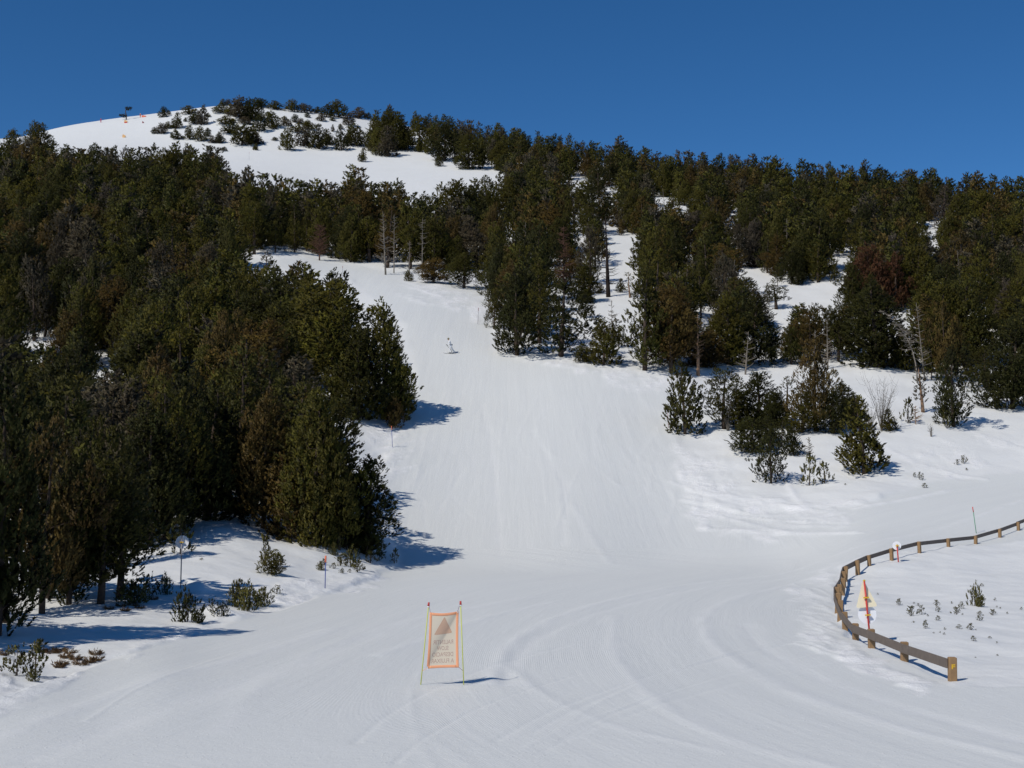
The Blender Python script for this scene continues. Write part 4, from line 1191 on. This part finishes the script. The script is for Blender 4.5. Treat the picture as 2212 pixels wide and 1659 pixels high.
for i, (x, y) in enumerate(POSTS):
    z = surf_z(x, y)
    a = POSTS[max(i - 1, 0)]; b = POSTS[min(i + 1, len(POSTS) - 1)]
    ang = math.atan2(b[1] - a[1], b[0] - a[0])
    hgt = (0.74, 0.70, 0.65, 0.68, 0.74)[i] if i < 5 else 0.86 if i < 13 else 0.62
    if 4 < i < 12: hgt = 0.92
    if i in (14, 15): hgt = 0.72
    hgt += float(rngp.normal(0, 0.03))
    tops.append((x, y, z + hgt, ang))
    mb = MB()
    Rm = Matrix.Rotation(ang, 3, 'Z') @ Matrix.Rotation(float(rngp.normal(0, 0.03)), 3, 'X')
    s = 0.23 if i < 13 else 0.2
    mb.box((0, 0, (hgt - 0.4) / 2), (s, s, hgt + 0.4), Rm, 0, 0.018)
    o = link('post', mb.mesh('fence_post', M_POST), fence)
    o.matrix_parent_inverse = Matrix.Identity(4)
    o.location = Vector((x, y, z)) - fence.location
    if i == 0:
        o['label'] = 'end post with a yellow mark'
        mk = MB()
        for cx, cz, sx, sz in ((0.0, 0.10, 0.11, 0.035), (-0.035, 0.03, 0.04, 0.11), (0.02, 0.045, 0.07, 0.03)):
            mk.box((cx, -s / 2 - 0.004, 0.45 + cz - 0.05), (sx, 0.012, sz))
        m_ = link('yellow_mark', mk.mesh('yellow_mark', M_YEL), o)
for i in range(len(POSTS) - 1):
    (x0, y0, z0, a0), (x1, y1, z1, a1) = tops[i], tops[i + 1]
    d = Vector((x1 - x0, y1 - y0, z1 - z0)); L = d.length
    nrm = Vector((-d.y, d.x, 0)).normalized()          # piste side
    hr = 0.29 if i < 13 else 0.24
    mid = Vector(((x0 + x1) / 2, (y0 + y1) / 2, (z0 + z1) / 2 - hr / 2 - 0.03 + float(rngp.normal(0, 0.012)))) + nrm * 0.148
    X = d.normalized(); Yv = nrm; Zv = X.cross(Yv)
    Rm = Matrix((X, Yv, Zv)).transposed()
    mb = MB()
    mb.box((0, 0, 0), (L - 0.015, 0.05, hr), Rm, 0, 0.008)
    o = link('rail', mb.mesh('fence_rail', M_RAIL), fence)
    o.location = mid - fence.location

# ------------------------------------------------------------------ signs and poles
def disc(r, n=36):
    return [(r * math.cos(2 * math.pi * k / n), r * math.sin(2 * math.pi * k / n)) for k in range(n)]

def round_tri(hw, hb, ht, c, n=5):
    """triangle outline with cut, rounded corners, base at hb and tip at ht"""
    A = [Vector((-hw, hb)), Vector((hw, hb)), Vector((0, ht))]
    out = []
    for i in range(3):
        p, a, b = A[i], A[i - 1], A[(i + 1) % 3]
        s = p + (a - p).normalized() * c; e = p + (b - p).normalized() * c
        for k in range(n):
            t = k / (n - 1)
            out.append(tuple((1 - t) ** 2 * s + 2 * t * (1 - t) * p + t * t * e))
    return out

def sign(loc, top_dx, height, pole_mat, pole_r, label, plates, name='round_sign'):
    """pole from the snow, plates: (kind, size, height of centre, material)"""
    t = thing(name, label, 'sign', loc)
    lean = Matrix.Rotation(math.atan2(top_dx, height), 4, 'Y')
    mb = MB(); mb.tube([lean @ Vector((0, 0, -0.3)), lean @ Vector((0, 0, height))], pole_r, 10)
    link('pole', mb.mesh('sign_pole', pole_mat, True), t)
    for kd, s, hc, m in plates:
        mb = MB()
        M = lean @ Matrix.Translation((0, pole_r + 0.05, hc)) @ Matrix.Rotation(math.radians(-8), 4, 'X')  # plates tipped back, a tilt added so they catch more sun
        if kd == 'disc': mb.prism(disc(s), 0.012, M)
        else: mb.prism([(x, z) for x, z in round_tri(s, -s * 1.2, s * 1.36, s * 0.26)], 0.012, M)
        pl = link('sign_plate', mb.mesh('sign_plate', m), t)
        cb = MB()
        Mc = lean @ Matrix.Translation((0, -0.005, hc + (0.0 if kd == 'disc' else -0.12)))
        cb.add([Mc @ Vector(p) for p in [(x, y, z) for z in (-0.025, 0.025) for x, y in ((-0.10, -0.04 - pole_r), (0.10, -0.04 - pole_r), (0.10, 0.012), (-0.10, 0.012))]],
               [(3, 2, 1, 0), (4, 5, 6, 7), (0, 1, 5, 4), (1, 2, 6, 5), (2, 3, 7, 6), (3, 0, 4, 7)])
        link('clamp', cb.mesh('sign_clamp', M_YEL), t)
    cp = MB(); cp.tube([lean @ Vector((0, 0, height - 0.02)), lean @ Vector((0, 0, height + 0.03))], pole_r * 1.25, 10)
    link('cap', cp.mesh('sign_cap', M_YEL if pole_mat is M_RED else pole_mat), t)
    return t
p = Vector((13.62, 54.0, surf_z(13.62, 54.0) + 0.05))
sign(p, -0.20, 2.36, M_RED, 0.035, 'cream triangular sign over a white disc on a red pole behind the fence', [('tri', 0.415, 1.84, M_SIGNC), ('disc', 0.35, 1.06, M_SIGNW)], 'triangle_sign')
p = Vector((23.85, 87.4, surf_z(23.85, 87.4)))
sign(p, -0.06, 1.05, M_RED, 0.04, 'small white round sign on a short red pole at the far fence bend', [('disc', 0.27, 1.0, M_SIGNW)])
p, _ = place(390, 1279)
sign(p, 0.03, 2.62, M_GALV, 0.03, 'white round sign on a tall grey pole by the left snow mound', [('disc', 0.335, 2.32, M_SIGNW)])

M_BLUE = simple('blue_paint', (0.05, 0.09, 0.33), 0.5, 0.1)
M_GREEN = simple('green_paint', (0.05, 0.28, 0.13), 0.5, 0.1)
M_PINK = simple('faded_orange_paint', (0.82, 0.20, 0.10), 0.5, 0.1)
M_DKRED = simple('dark_red_paint', (0.28, 0.05, 0.06), 0.5, 0.1)
def marker(u, vb, vt, m, mt, dx, label, flag=False):
    loc, ppm = place(u, vb)
    H = (vb - vt) / ppm
    t = thing('piste_pole', label, 'piste marker', loc)
    mb = MB(); mb.tube([(0, 0, -0.3), (dx * 0.8, 0, H * 0.8)], 0.026, 8)
    link('pole', mb.mesh('marker_pole', m, True), t)
    mb = MB(); mb.tube([(dx * 0.8, 0, H * 0.8), (dx, 0, H)], 0.034 if not flag else 0.05, 8)
    link('pole_top', mb.mesh('marker_top', mt, True), t)
marker(702, 1279, 1209, M_BLUE, M_PINK, 0.02, 'blue piste pole with orange top by the left snow mound', True)
marker(848, 968, 922, M_BLUE, M_PINK, -0.12, 'thin piste pole with orange top below the upper tree clump')
marker(2110, 1153, 1096, M_GREEN, M_RED, -0.26, 'leaning green piste pole with red top above the far fence')
marker(1444, 925, 880, M_DKRED, M_RED, -0.08, 'dark red piste pole beside the free standing mound pine')
marker(1032, 700, 664, M_GALV, M_DKRED, 0.10, 'grey piste pole at the upper right edge of the slope')
marker(740, 602, 576, M_GALV, M_DKRED, 0.0, 'faint grey piste pole at the top left of the slope')
marker(538, 346, 328, M_GALV, M_DKRED, 0.0, 'tiny grey pole on the high snow under the dome')

# ------------------------------------------------------------------ the slow-down banner
def cloth_material():
    m, nt, b, out = mat('banner_cloth')
    tc = N(nt, 'ShaderNodeTexCoord')
    w = N(nt, 'ShaderNodeTexNoise'); w.inputs['Scale'].default_value = 60; nt.links.new(tc.outputs['Object'], w.inputs['Vector'])
    c = mixcol(nt, w.outputs['Fac'], (0.87, 0.77, 0.61), (0.94, 0.84, 0.68))
    nt.links.new(c, b.inputs['Base Color']); b.inputs['Roughness'].default_value = 0.8
    tr = N(nt, 'ShaderNodeBsdfTranslucent'); nt.links.new(c, tr.inputs['Color'])
    mx = N(nt, 'ShaderNodeMixShader'); mx.inputs[0].default_value = 0.25
    nt.links.new(b.outputs[0], mx.inputs[1]); nt.links.new(tr.outputs[0], mx.inputs[2]); nt.links.new(mx.outputs[0], out.inputs['Surface'])
    return m
M_CLOTH = cloth_material()
M_PRINT = simple('faded_brown_print', (0.64, 0.42, 0.29), 0.8, 0.08, 30)
M_PRINTT = simple('pale_brown_lettering', (0.62, 0.45, 0.35), 0.8, 0.08, 30)
M_BORD = simple('orange_border', (0.95, 0.42, 0.22), 0.75, 0.05, 20)
M_LIME = simple('yellow_green_pole', (0.62, 0.66, 0.12), 0.5, 0.08)
M_CAPR = simple('red_cap', (0.55, 0.06, 0.05), 0.45, 0.1)
M_CORD = simple('purple_cord', (0.22, 0.12, 0.16), 0.7, 0.1)
bx, by = first_hit(956, 1479)
bz = surf_z(bx, by)
banner = thing('warning_banner', 'orange bordered slow down banner seen from behind between two lime poles', 'banner', (bx, by, bz))
TL, TR_, BL, BR = Vector((-0.39, 2.17)), Vector((0.475, 2.19)), Vector((-0.476, 0.49)), Vector((0.487, 0.52))
dg = (BL - TR_).normalized(); dn = Vector((dg.y, -dg.x))
if dn.dot(TL - TR_) < 0: dn = -dn
def cloth_pt(s, t, off=0.0):
    """s 0..1 left to right, t 0..1 bottom to top"""
    top = TL.lerp(TR_, s) - Vector((0, 0.045 * math.sin(math.pi * s) * (1 - 0.3 * s)))
    bot = BL.lerp(BR, s) + Vector((0, 0.012 * math.sin(math.pi * s)))
    p = bot.lerp(top, t)
    p.x += (0.5 - s) * 0.03 * math.sin(math.pi * t)
    e = (p - TR_).dot(dn)
    y = -0.115 * (1 - math.exp(-e / 0.20)) if e > 0 else 0.03 * (1 - math.exp(e / 0.25))
    y += 0.06 * (t - 0.5)
    return Vector((p.x, y + off, p.y))
def cloth_xz(x, z, off):
    # invert approximately: find s, t for a flat position on the cloth
    t = (z - 0.505) / (2.15 - 0.505)
    l = BL.lerp(TL, t).x; r = BR.lerp(TR_, t).x
    s = (x - l) / (r - l)
    return cloth_pt(s, t, off)
def sheet(s0, s1, t0, t1, ns, nt_, off, th):
    mb = MB(); vs = []; fs = []
    for sd in (-th / 2, th / 2):
        for i in range(ns + 1):
            for j in range(nt_ + 1):
                vs.append(cloth_pt(s0 + (s1 - s0) * i / ns, t0 + (t1 - t0) * j / nt_, off + sd))
    n1 = (ns + 1) * (nt_ + 1); id_ = lambda k, i, j: k * n1 + i * (nt_ + 1) + j
    for i in range(ns):
        for j in range(nt_):
            fs.append((id_(0, i, j), id_(0, i + 1, j), id_(0, i + 1, j + 1), id_(0, i, j + 1)))
            fs.append((id_(1, i, j), id_(1, i, j + 1), id_(1, i + 1, j + 1), id_(1, i + 1, j)))
    for i in range(ns):
        fs.append((id_(0, i, 0), id_(1, i, 0), id_(1, i + 1, 0), id_(0, i + 1, 0)))
        fs.append((id_(0, i, nt_), id_(0, i + 1, nt_), id_(1, i + 1, nt_), id_(1, i, nt_)))
    for j in range(nt_):
        fs.append((id_(0, 0, j), id_(0, 0, j + 1), id_(1, 0, j + 1), id_(1, 0, j)))
        fs.append((id_(0, ns, j), id_(1, ns, j), id_(1, ns, j + 1), id_(0, ns, j + 1)))
    mb.add(vs, fs)
    return mb
cloth = link('cloth', sheet(0.05, 0.95, 0.03, 0.97, 26, 44, 0.0, 0.004).mesh('banner_cloth', M_CLOTH, True), banner)
bw, bh = 0.082, 0.047
for s0, s1, t0, t1 in ((0, bw, 0, 1), (1 - bw, 1, 0, 1), (bw, 1 - bw, 0, bh), (bw, 1 - bw, 1 - bh, 1)):
    link('border_band', sheet(s0, s1, t0, t1, 4 if s1 - s0 < .2 else 20, 40 if t1 - t0 > .5 else 3, 0.0, 0.012).mesh('border_band', M_BORD, True), banner)
for s0, s1, t0, t1 in ((0.0, 0.03, -0.012, 0.04), (0.955, 0.985, 0.975, 1.0)):
    link('hem_tab', sheet(s0, s1, t0, t1, 2, 2, 0.0, 0.018).mesh('hem_tab', M_SIGNW), banner)
zx2x = lambda zx: (zx - 679.6) * 0.001867
zy2z = lambda zy: (1487 - zy) * 0.001867
# printed triangle, straddling the cloth so that it shows from both sides
out2 = []
tri = [Vector((zx2x(536), zy2z(684))), Vector((zx2x(836), zy2z(664))), Vector((zx2x(710), zy2z(392)))]
mb = MB(); vs = []; fs = []
RW = 18
for sd in (-0.004, 0.004):
    for r in range(RW + 1):
        t = r / RW
        l = tri[0].lerp(tri[2], t); rr = tri[1].lerp(tri[2], t)
        k = 0.028 * (1 if r not in (0, RW) else 0)
        if r == 0: l, rr = l + Vector((0.02, 0)), rr - Vector((0.02, 0))
        if r == RW: l, rr = l + Vector((-0.012, -0.022)), rr + Vector((0.012, -0.022))
        for c in range(11):
            q = l.lerp(rr, c / 10)
            vs.append(cloth_xz(q.x, q.y, sd))
n1 = (RW + 1) * 11
for r in range(RW):
    for c in range(10):
        a = r * 11 + c
        fs.append((a, a + 1, a + 12, a + 11)); fs.append((n1 + a, n1 + a + 11, n1 + a + 12, n1 + a + 1))
mb.add(vs, fs)
link('printed_triangle', mb.mesh('printed_triangle', M_PRINT, True), banner)
def lettering(text, x0, x1, zc, cap):
    cu = bpy.data.curves.new('line', 'FONT'); cu.body = text; cu.align_x = 'LEFT'; cu.size = 1.0; cu.offset = 0.012
    cu.resolution_u = 3
    ob = bpy.data.objects.new('line', cu); COL.objects.link(ob)
    dg_ = bpy.context.evaluated_depsgraph_get()
    me0 = ob.evaluated_get(dg_).to_mesh()
    P = np.array([v.co[:] for v in me0.vertices]); polys = [tuple(p.vertices) for p in me0.polygons]
    ob.evaluated_get(dg_).to_mesh_clear()
    bpy.data.objects.remove(ob); bpy.data.curves.remove(cu)
    xa, xb = P[:, 0].min(), P[:, 0].max(); ya, yb = P[:, 1].min(), P[:, 1].max()
    vs = []
    for sd in (-0.0042, 0.0042):
        for q in P:
            x = x1 - (q[0] - xa) / (xb - xa) * (x1 - x0)          # reads correctly from the far side
            z = zc + ((q[1] - ya) / (yb - ya) - 0.5) * cap
            vs.append(cloth_xz(x, z, sd))
    n = len(P)
    fs = [p for p in polys] + [tuple(n + i for i in reversed(p)) for p in polys]
    m_ = MB(); m_.add(vs, fs)
    o = link('lettering', m_.mesh('lettering', M_PRINTT), banner)
    return o
for txt, xa, xb, yc in (('RALENTIR', 522, 852, 803), ('SLOW', 586, 775, 901), ('DESPACIO', 508, 852, 1001), ('A FLUIXAR', 488, 864, 1103)):
    lettering(txt, zx2x(xa), zx2x(xb), zy2z(yc), 0.128)
for k, (b0, t0) in enumerate((((-0.655, 0), (-0.43, 2.36)), ((0.635, 0), (0.535, 2.40)))):
    d = Vector((t0[0] - b0[0], 0, t0[1] - b0[1])).normalized()
    P0 = Vector((b0[0], 0, b0[1])); P1 = Vector((t0[0], 0, t0[1]))
    mb = MB(); mb.tube([P0 - d * 0.3, P1], 0.016, 10)
    po = link('pole', mb.mesh('banner_pole', M_LIME, True), banner)
    mb = MB()
    mb.tube([P1 - d * 0.01, P1 + d * 0.10], [0.036, 0.026], 12)
    link('cap', mb.mesh('pole_cap', M_CAPR, True), po)
    mb = MB(); mb.tube([P1 - d * 0.045, P1 - d * 0.015], [0.034, 0.036], 12)
    link('cap_band', mb.mesh('pole_cap_band', M_SIGNW, True), po)
    cs = 0.02 if k == 0 else 0.95
    cx = cloth_pt(cs, 0.985); mb = MB(); mb.tube([P1 + d * 0.0 + Vector((0.02 if k == 0 else -0.02, 0, 0)), cx], 0.007, 5)
    link('cord', mb.mesh('cord', M_CORD), banner)
    cx = cloth_pt(0.01 if k == 0 else 0.99, 0.01); q = P0 + d * 0.42
    mb = MB(); mb.tube([cx, q], 0.006, 5)
    link('cord', mb.mesh('cord', M_CORD if k else M_BORD), banner)

# ------------------------------------------------------------------ people
M_SUIT = simple('white_ski_suit', (0.88, 0.89, 0.90), 0.7, 0.04)
M_SKIN = simple('skin', (0.45, 0.26, 0.17), 0.6, 0.06)
M_DARK = simple('dark_gear', (0.05, 0.05, 0.045), 0.6, 0.15)
M_KHAKI = simple('khaki_gear', (0.26, 0.23, 0.13), 0.7, 0.15)
M_SKI = simple('dark_ski', (0.13, 0.125, 0.12), 0.35, 0.2)
M_REDSUIT = simple('red_ski_suit', (0.50, 0.03, 0.07), 0.7, 0.1)
M_ORSUIT = simple('orange_jacket', (0.75, 0.16, 0.05), 0.7, 0.1)

def body_mesh(name, joints, edges, mats, head, hands):
    """one continuous skinned figure"""
    me = bpy.data.meshes.new(name)
    keys = list(joints)
    me.from_pydata([joints[k][0] for k in keys], [(keys.index(a), keys.index(b)) for a, b in edges], [])
    ob = bpy.data.objects.new(name, me); COL.objects.link(ob)
    sk = ob.modifiers.new('skin', 'SKIN'); sk.use_smooth_shade = True
    lay = me.skin_vertices[0] if me.skin_vertices else None
    for i, k in enumerate(keys):
        r = joints[k][1]
        lay.data[i].radius = r if hasattr(r, '__len__') else (r, r)
        lay.data[i].use_root = (k == 'pelvis')
    sb = ob.modifiers.new('sub', 'SUBSURF'); sb.levels = 2; sb.render_levels = 2
    dg_ = bpy.context.evaluated_depsgraph_get()
    m2 = bpy.data.meshes.new_from_object(ob.evaluated_get(dg_))
    bpy.data.objects.remove(ob)
    m2.materials.clear()
    for m in mats: m2.materials.append(m)
    H = Vector(head)
    for p in m2.polygons:
        c = p.center
        p.material_index = 0
        if (c - H).length < 0.17: p.material_index = 1
        for h in hands:
            if (c - Vector(h)).length < 0.10: p.material_index = 2
        p.use_smooth = True
    return m2

def person(loc, rz, joints, edges, mats, label, helmet_mat, goggles=True, scale=1.0, group=None):
    head = joints['head'][0]
    me = body_mesh('person_body', joints, edges, mats, head, [joints[k][0] for k in joints if k.startswith('hand')])
    o = link('person', me); o.location = loc; o.rotation_euler = (0, 0, rz); o.scale = (scale,) * 3
    tag(o, label, 'person', group)
    hx, hy, hz = head
    mb = MB()
    rings = [(0.0, 0.122), (0.05, 0.125), (0.10, 0.108), (0.14, 0.07), (0.155, 0.012)]
    mb.tube([(hx - 0.015, hy, hz + 0.03 + a) for a, _ in rings], [r for _, r in rings], 14)
    link('helmet', mb.mesh('helmet', helmet_mat, True), o)
    if goggles:
        mb = MB(); mb.box((hx + 0.105, hy, hz + 0.025), (0.05, 0.15, 0.07), None, 0, 0.012)
        link('goggles', mb.mesh('goggles', M_KHAKI, True), o)
    return o

def hand_joints(j, e, side, wrist, dirv):
    w = Vector(wrist); d = Vector(dirv).normalized()
    j['hand' + side] = (tuple(w + d * 0.07), (0.042, 0.03))
    e.append(('wrist' + side, 'hand' + side))
    perp = d.cross(Vector((0, 0, 1))).normalized()
    for k, off in enumerate((-0.03, -0.01, 0.01, 0.03)):
        a = w + d * 0.13 + perp * off; b = w + d * (0.17 - 0.01 * abs(k - 1.4)) + perp * off + Vector((0.02, 0, -0.03))
        j[f'fa{side}{k}'] = (tuple(a), 0.011); j[f'fb{side}{k}'] = (tuple(b), 0.009)
        e.append(('hand' + side, f'fa{side}{k}')); e.append((f'fa{side}{k}', f'fb{side}{k}'))
    th = w + d * 0.06 + perp * 0.055
    j[f'th{side}'] = (tuple(th), 0.011); e.append(('hand' + side, f'th{side}'))

# the skier faces local +x, crouched, one leg stretched behind
J = {'pelvis': ((-0.08, 0, 0.86), (0.155, 0.13)), 'waist': ((-0.01, 0, 1.02), (0.145, 0.12)), 'chest': ((0.09, 0, 1.24), (0.175, 0.135)), 'neck0': ((0.15, 0, 1.42), 0.075), 'neck': ((0.19, 0, 1.48), 0.055),
     'head': ((0.25, 0, 1.60), 0.095), 'crown': ((0.25, 0, 1.68), 0.075),
     'hipL': ((-0.05, 0.10, 0.82), 0.115), 'kneeL': ((0.14, 0.14, 0.50), 0.080), 'ankL': ((-0.05, 0.15, 0.12), 0.068), 'toeL': ((0.10, 0.15, 0.07), 0.05),
     'hipR': ((-0.12, -0.10, 0.82), 0.115), 'kneeR': ((-0.22, -0.16, 0.48), 0.080), 'ankR': ((-0.52, -0.20, 0.15), 0.068), 'toeR': ((-0.36, -0.20, 0.08), 0.05),
     'shL': ((0.12, 0.19, 1.36), 0.075), 'elbL': ((0.20, 0.30, 1.12), 0.055), 'wristL': ((0.42, 0.30, 0.98), 0.040),
     'shR': ((0.12, -0.19, 1.36), 0.075), 'elbR': ((0.10, -0.30, 1.10), 0.055), 'wristR': ((0.30, -0.30, 0.94), 0.040)}
E = [('pelvis', 'waist'), ('waist', 'chest'), ('chest', 'neck0'), ('neck0', 'neck'), ('neck', 'head'), ('head', 'crown'), ('pelvis', 'hipL'), ('hipL', 'kneeL'), ('kneeL', 'ankL'), ('ankL', 'toeL'),
     ('pelvis', 'hipR'), ('hipR', 'kneeR'), ('kneeR', 'ankR'), ('ankR', 'toeR'), ('neck0', 'shL'), ('shL', 'elbL'), ('elbL', 'wristL'), ('neck0', 'shR'), ('shR', 'elbR'), ('elbR', 'wristR')]
hand_joints(J, E, 'L', J['wristL'][0], (0.8, 0.0, -0.5))
hand_joints(J, E, 'R', J['wristR'][0], (0.8, 0.0, -0.5))
sp, ppm = place(973, 764)
RZ = math.radians(188)
skier = person(sp + Vector((0, 0, 0.03)), RZ, J, E, [M_SUIT, M_SKIN, M_DARK], 'skier all in white with dark helmet and goggles, crouching down the slope', M_KHAKI, scale=1.1)
mb = MB(); mb.box((-0.17, -0.10, 0.98), (0.16, 0.20, 0.15), Matrix.Rotation(0.4, 3, 'Y'), 0, 0.03)
link('hip_bag', mb.mesh('hip_bag', M_DARK), skier)
mb = MB(); mb.tube([(-0.03, 0.16, 0.98), (0.10, 0.09, 0.99), (0.12, -0.05, 0.99), (0.05, -0.15, 0.98), (-0.12, -0.13, 0.97)], 0.022, 6)
link('belt', mb.mesh('belt', M_KHAKI), skier)
for nm, (tx, ty) in (('L', (0.0, 0.15)), ('R', (-0.46, -0.20))):
    bt = MB(); bt.box((tx + 0.02, ty, 0.08), (0.28, 0.10, 0.09), None, 0, 0.03); bt.box((tx - 0.08, ty, 0.15), (0.12, 0.10, 0.10), Matrix.Rotation(0.15, 3, 'Y'), 0, 0.03)
    link('boot', bt.mesh('ski_boot', M_GALV), skier)
Rz = Matrix.Rotation(RZ, 3, 'Z')
def ski(cx, cy, yaw, roll, label):
    n = 10; vs = []; fs = []
    for i in range(n + 1):
        t = i / n; x = -0.80 + 1.65 * t
        wdt = 0.045 + 0.012 * abs(t - 0.45) * 2
        if i == n: wdt *= 0.35
        z = 0.0 + 0.13 * max(0, (t - 0.86) / 0.14) ** 1.6 + 0.02 * max(0, (0.08 - t) / 0.08)
        for sx, dz in ((-1, 0), (1, 0), (1, 0.014), (-1, 0.014)):
            vs.append((x, sx * wdt, z + dz))
    for i in range(n):
        for k in range(4):
            k2 = (k + 1) % 4
            fs.append((i * 4 + k, i * 4 + k2, i * 4 + 4 + k2, i * 4 + 4 + k))
    fs += [(3, 2, 1, 0), (n * 4, n * 4 + 1, n * 4 + 2, n * 4 + 3)]
    mb = MB(); mb.add(vs, fs); mb.box((0, 0, 0.03), (0.30, 0.06, 0.035))
    o = link('ski', mb.mesh('ski', M_SKI)); tag(o, label, 'ski', 'skis of the white skier')
    w = Rz @ Vector((cx, cy, 0))
    q = sp + w
    o.location = (q.x, q.y, surf_z(q.x, q.y) + 0.03)
    dx = Rz @ Matrix.Rotation(yaw, 3, 'Z') @ Vector((1, 0, 0))
    slope = surf_z(q.x + dx.x * 0.6, q.y + dx.y * 0.6) - surf_z(q.x - dx.x * 0.6, q.y - dx.y * 0.6)
    o.rotation_euler = (0, -math.atan2(slope, 1.2), RZ + yaw)
ski(0.10, 0.15, -0.02, 0, 'front dark ski under the bent leg of the white skier')
ski(-0.42, -0.20, 0.16, 0, 'rear dark ski under the stretched leg of the white skier')
for sd, (hx, hy, hz) in (('L', J['handL'][0]), ('R', J['handR'][0])):
    mb = MB(); mb.tube([(0.03, 0, 0.06), (-0.62, -0.05, -0.62)], 0.011, 6)
    mb.tube([(-0.55, -0.045, -0.545), (-0.56, -0.046, -0.555)], 0.05, 10)
    o = link('ski_pole', mb.mesh('ski_pole', M_DARK)); w = Rz @ Vector((hx, hy, hz)); o.location = sp + w + Vector((0, 0, 0.03)); o.rotation_euler = (0, 0, RZ)
    tag(o, 'thin dark ski pole trailing from the skier\'s ' + ('forward' if sd == 'L' else 'far') + ' hand', 'ski pole', 'ski poles of the white skier')

# tiny figures and padding on the summit ridge
JS = {'pelvis': ((0, 0, 0.92), (0.15, 0.12)), 'waist': ((0, 0, 1.08), (0.14, 0.11)), 'chest': ((0.02, 0, 1.30), (0.18, 0.13)), 'neck0': ((0.02, 0, 1.46), 0.07), 'neck': ((0.03, 0, 1.52), 0.055), 'head': ((0.05, 0, 1.64), 0.095), 'crown': ((0.05, 0, 1.72), 0.075),
      'hipL': ((0, 0.10, 0.86), 0.11), 'kneeL': ((0.06, 0.12, 0.48), 0.08), 'ankL': ((0.0, 0.13, 0.10), 0.065), 'toeL': ((0.15, 0.14, 0.05), 0.05),
      'hipR': ((0, -0.10, 0.86), 0.11), 'kneeR': ((0.06, -0.12, 0.48), 0.08), 'ankR': ((0.0, -0.13, 0.10), 0.065), 'toeR': ((0.15, -0.14, 0.05), 0.05),
      'shL': ((0.02, 0.20, 1.42), 0.07), 'elbL': ((0.02, 0.29, 1.14), 0.055), 'wristL': ((0.16, 0.27, 0.92), 0.04), 'shR': ((0.02, -0.20, 1.42), 0.07), 'elbR': ((0.02, -0.29, 1.14), 0.055), 'wristR': ((0.16, -0.27, 0.92), 0.04)}
ES = list(E[:20])
hand_joints(JS, ES, 'L', JS['wristL'][0], (0.5, 0, -0.8)); hand_joints(JS, ES, 'R', JS['wristR'][0], (0.5, 0, -0.8))
loc, ppm = place(218, 265)
person(loc, math.radians(250), JS, ES, [M_REDSUIT, M_SKIN, M_DARK], 'person in a red suit standing on the snowy summit ridge line', M_DKRED)
loc, ppm = place(303, 255)
person(loc, math.radians(300), JS, ES, [M_ORSUIT, M_SKIN, M_DARK], 'person in orange with a pale helmet beside a pad on the ridge', M_SIGNC)

def pad(u, vb, wpx, hpx, m, label, foot=None):
    loc, ppm = place(u, vb)
    w, h = wpx / ppm, hpx / ppm
    t = thing('marker_pad', label, 'marker pad', loc)
    out = [(-w * 0.5, 0.1), (w * 0.45, 0.25 * h), (w * 0.5, 0.55 * h), (w * 0.1, 0.82 * h), (-w * 0.35, h), (-w * 0.5, 0.6 * h)]
    mb = MB(); mb.prism(out, 0.25, Matrix.Identity(4)); link('pad', mb.mesh('pad', m), t)
    mb = MB(); mb.box((-w * 0.05, 0, 0.1), (w * 0.7, 0.5, 0.55), None, 0, 0.06); link('base', mb.mesh('pad_base', foot or M_PINK), t)
M_PADC = simple('pale_orange_pad', (0.80, 0.48, 0.22), 0.7, 0.05)
pad(272, 266, 7.5, 7, M_PADC, 'pale orange fan shaped marker with red base under the ridge', M_RED)
pad(268, 297, 7.5, 7, M_PADC, 'lower pale orange marker pad on the open snow of the dome', M_PADC)
pad(311, 253, 10, 4, M_PINK, 'flat orange pad on the ridge beside the person in orange')
pad(309, 266, 3.4, 4, M_DKRED, 'tiny dark red marker below the flat orange pad', M_DKRED)

# the wind-shaped tree on the ridge
loc, ppm = place(273, 259)
fl = thing('wind_shaped_tree', 'lone wind shaped tree with two foliage plates on the left ridge', 'tree', loc)
s = 1 / ppm
mb = MB()
mb.tube([(0, 0, -0.3), (-0.3 * s, 0, 9 * s), (-2.2 * s, 0, 18 * s), (-1.5 * s, 0, 26 * s)], [0.26, 0.22, 0.16, 0.05], 7)
mb.tube([(-0.5 * s, 0, 6 * s), (-7 * s, 0, 11 * s), (-16 * s, 0, 13 * s)], [0.13, 0.09, 0.03], 5)
mb.tube([(-2 * s, 0, 20 * s), (4 * s, 0, 24 * s), (11 * s, 0, 26.5 * s)], [0.13, 0.09, 0.03], 5)
link('trunk', mb.mesh('wind_tree_trunk', M_BARK, True), fl)
rg = np.random.default_rng(3); PP, DD = [], []
for k in range(420):
    if k % 2: c = np.array([rg.uniform(-15, 0), 0, 0]); c[2] = 11.5 - abs(c[0] + 6) * 0.12 - rg.random() * (7.5 - abs(c[0] + 5) * 0.5) + rg.normal(0, 0.7)
    else: c = np.array([rg.uniform(-2, 11), 0, 0]); c[2] = 27.5 - abs(c[0] - 5) * 0.12 - rg.random() * (8.5 - abs(c[0] - 4) * 0.9) + rg.normal(0, 0.7)
    c[1] = rg.normal(0, 2.0)
    PP.append(c * s); DD.append([rg.normal(), rg.normal(), 0.5])
V, lv = blades(np.array(PP), np.array(DD), np.full(len(PP), 0.42), 0.55, 5, 0.17, rg, np.full(len(PP), 0.4))
c_ = link('crown', mesh_np('wind_tree_crown', V, tri_faces(len(V)), [M_FOL], False, {'leafvar': lv, 'soft': blades.normals}), fl); c_.color = (*TINT['dark green'], 1)

bpy.context.view_layer.update()
print('objects', len(bpy.data.objects), 'triangles', sum(len(m.polygons) for m in bpy.data.meshes))
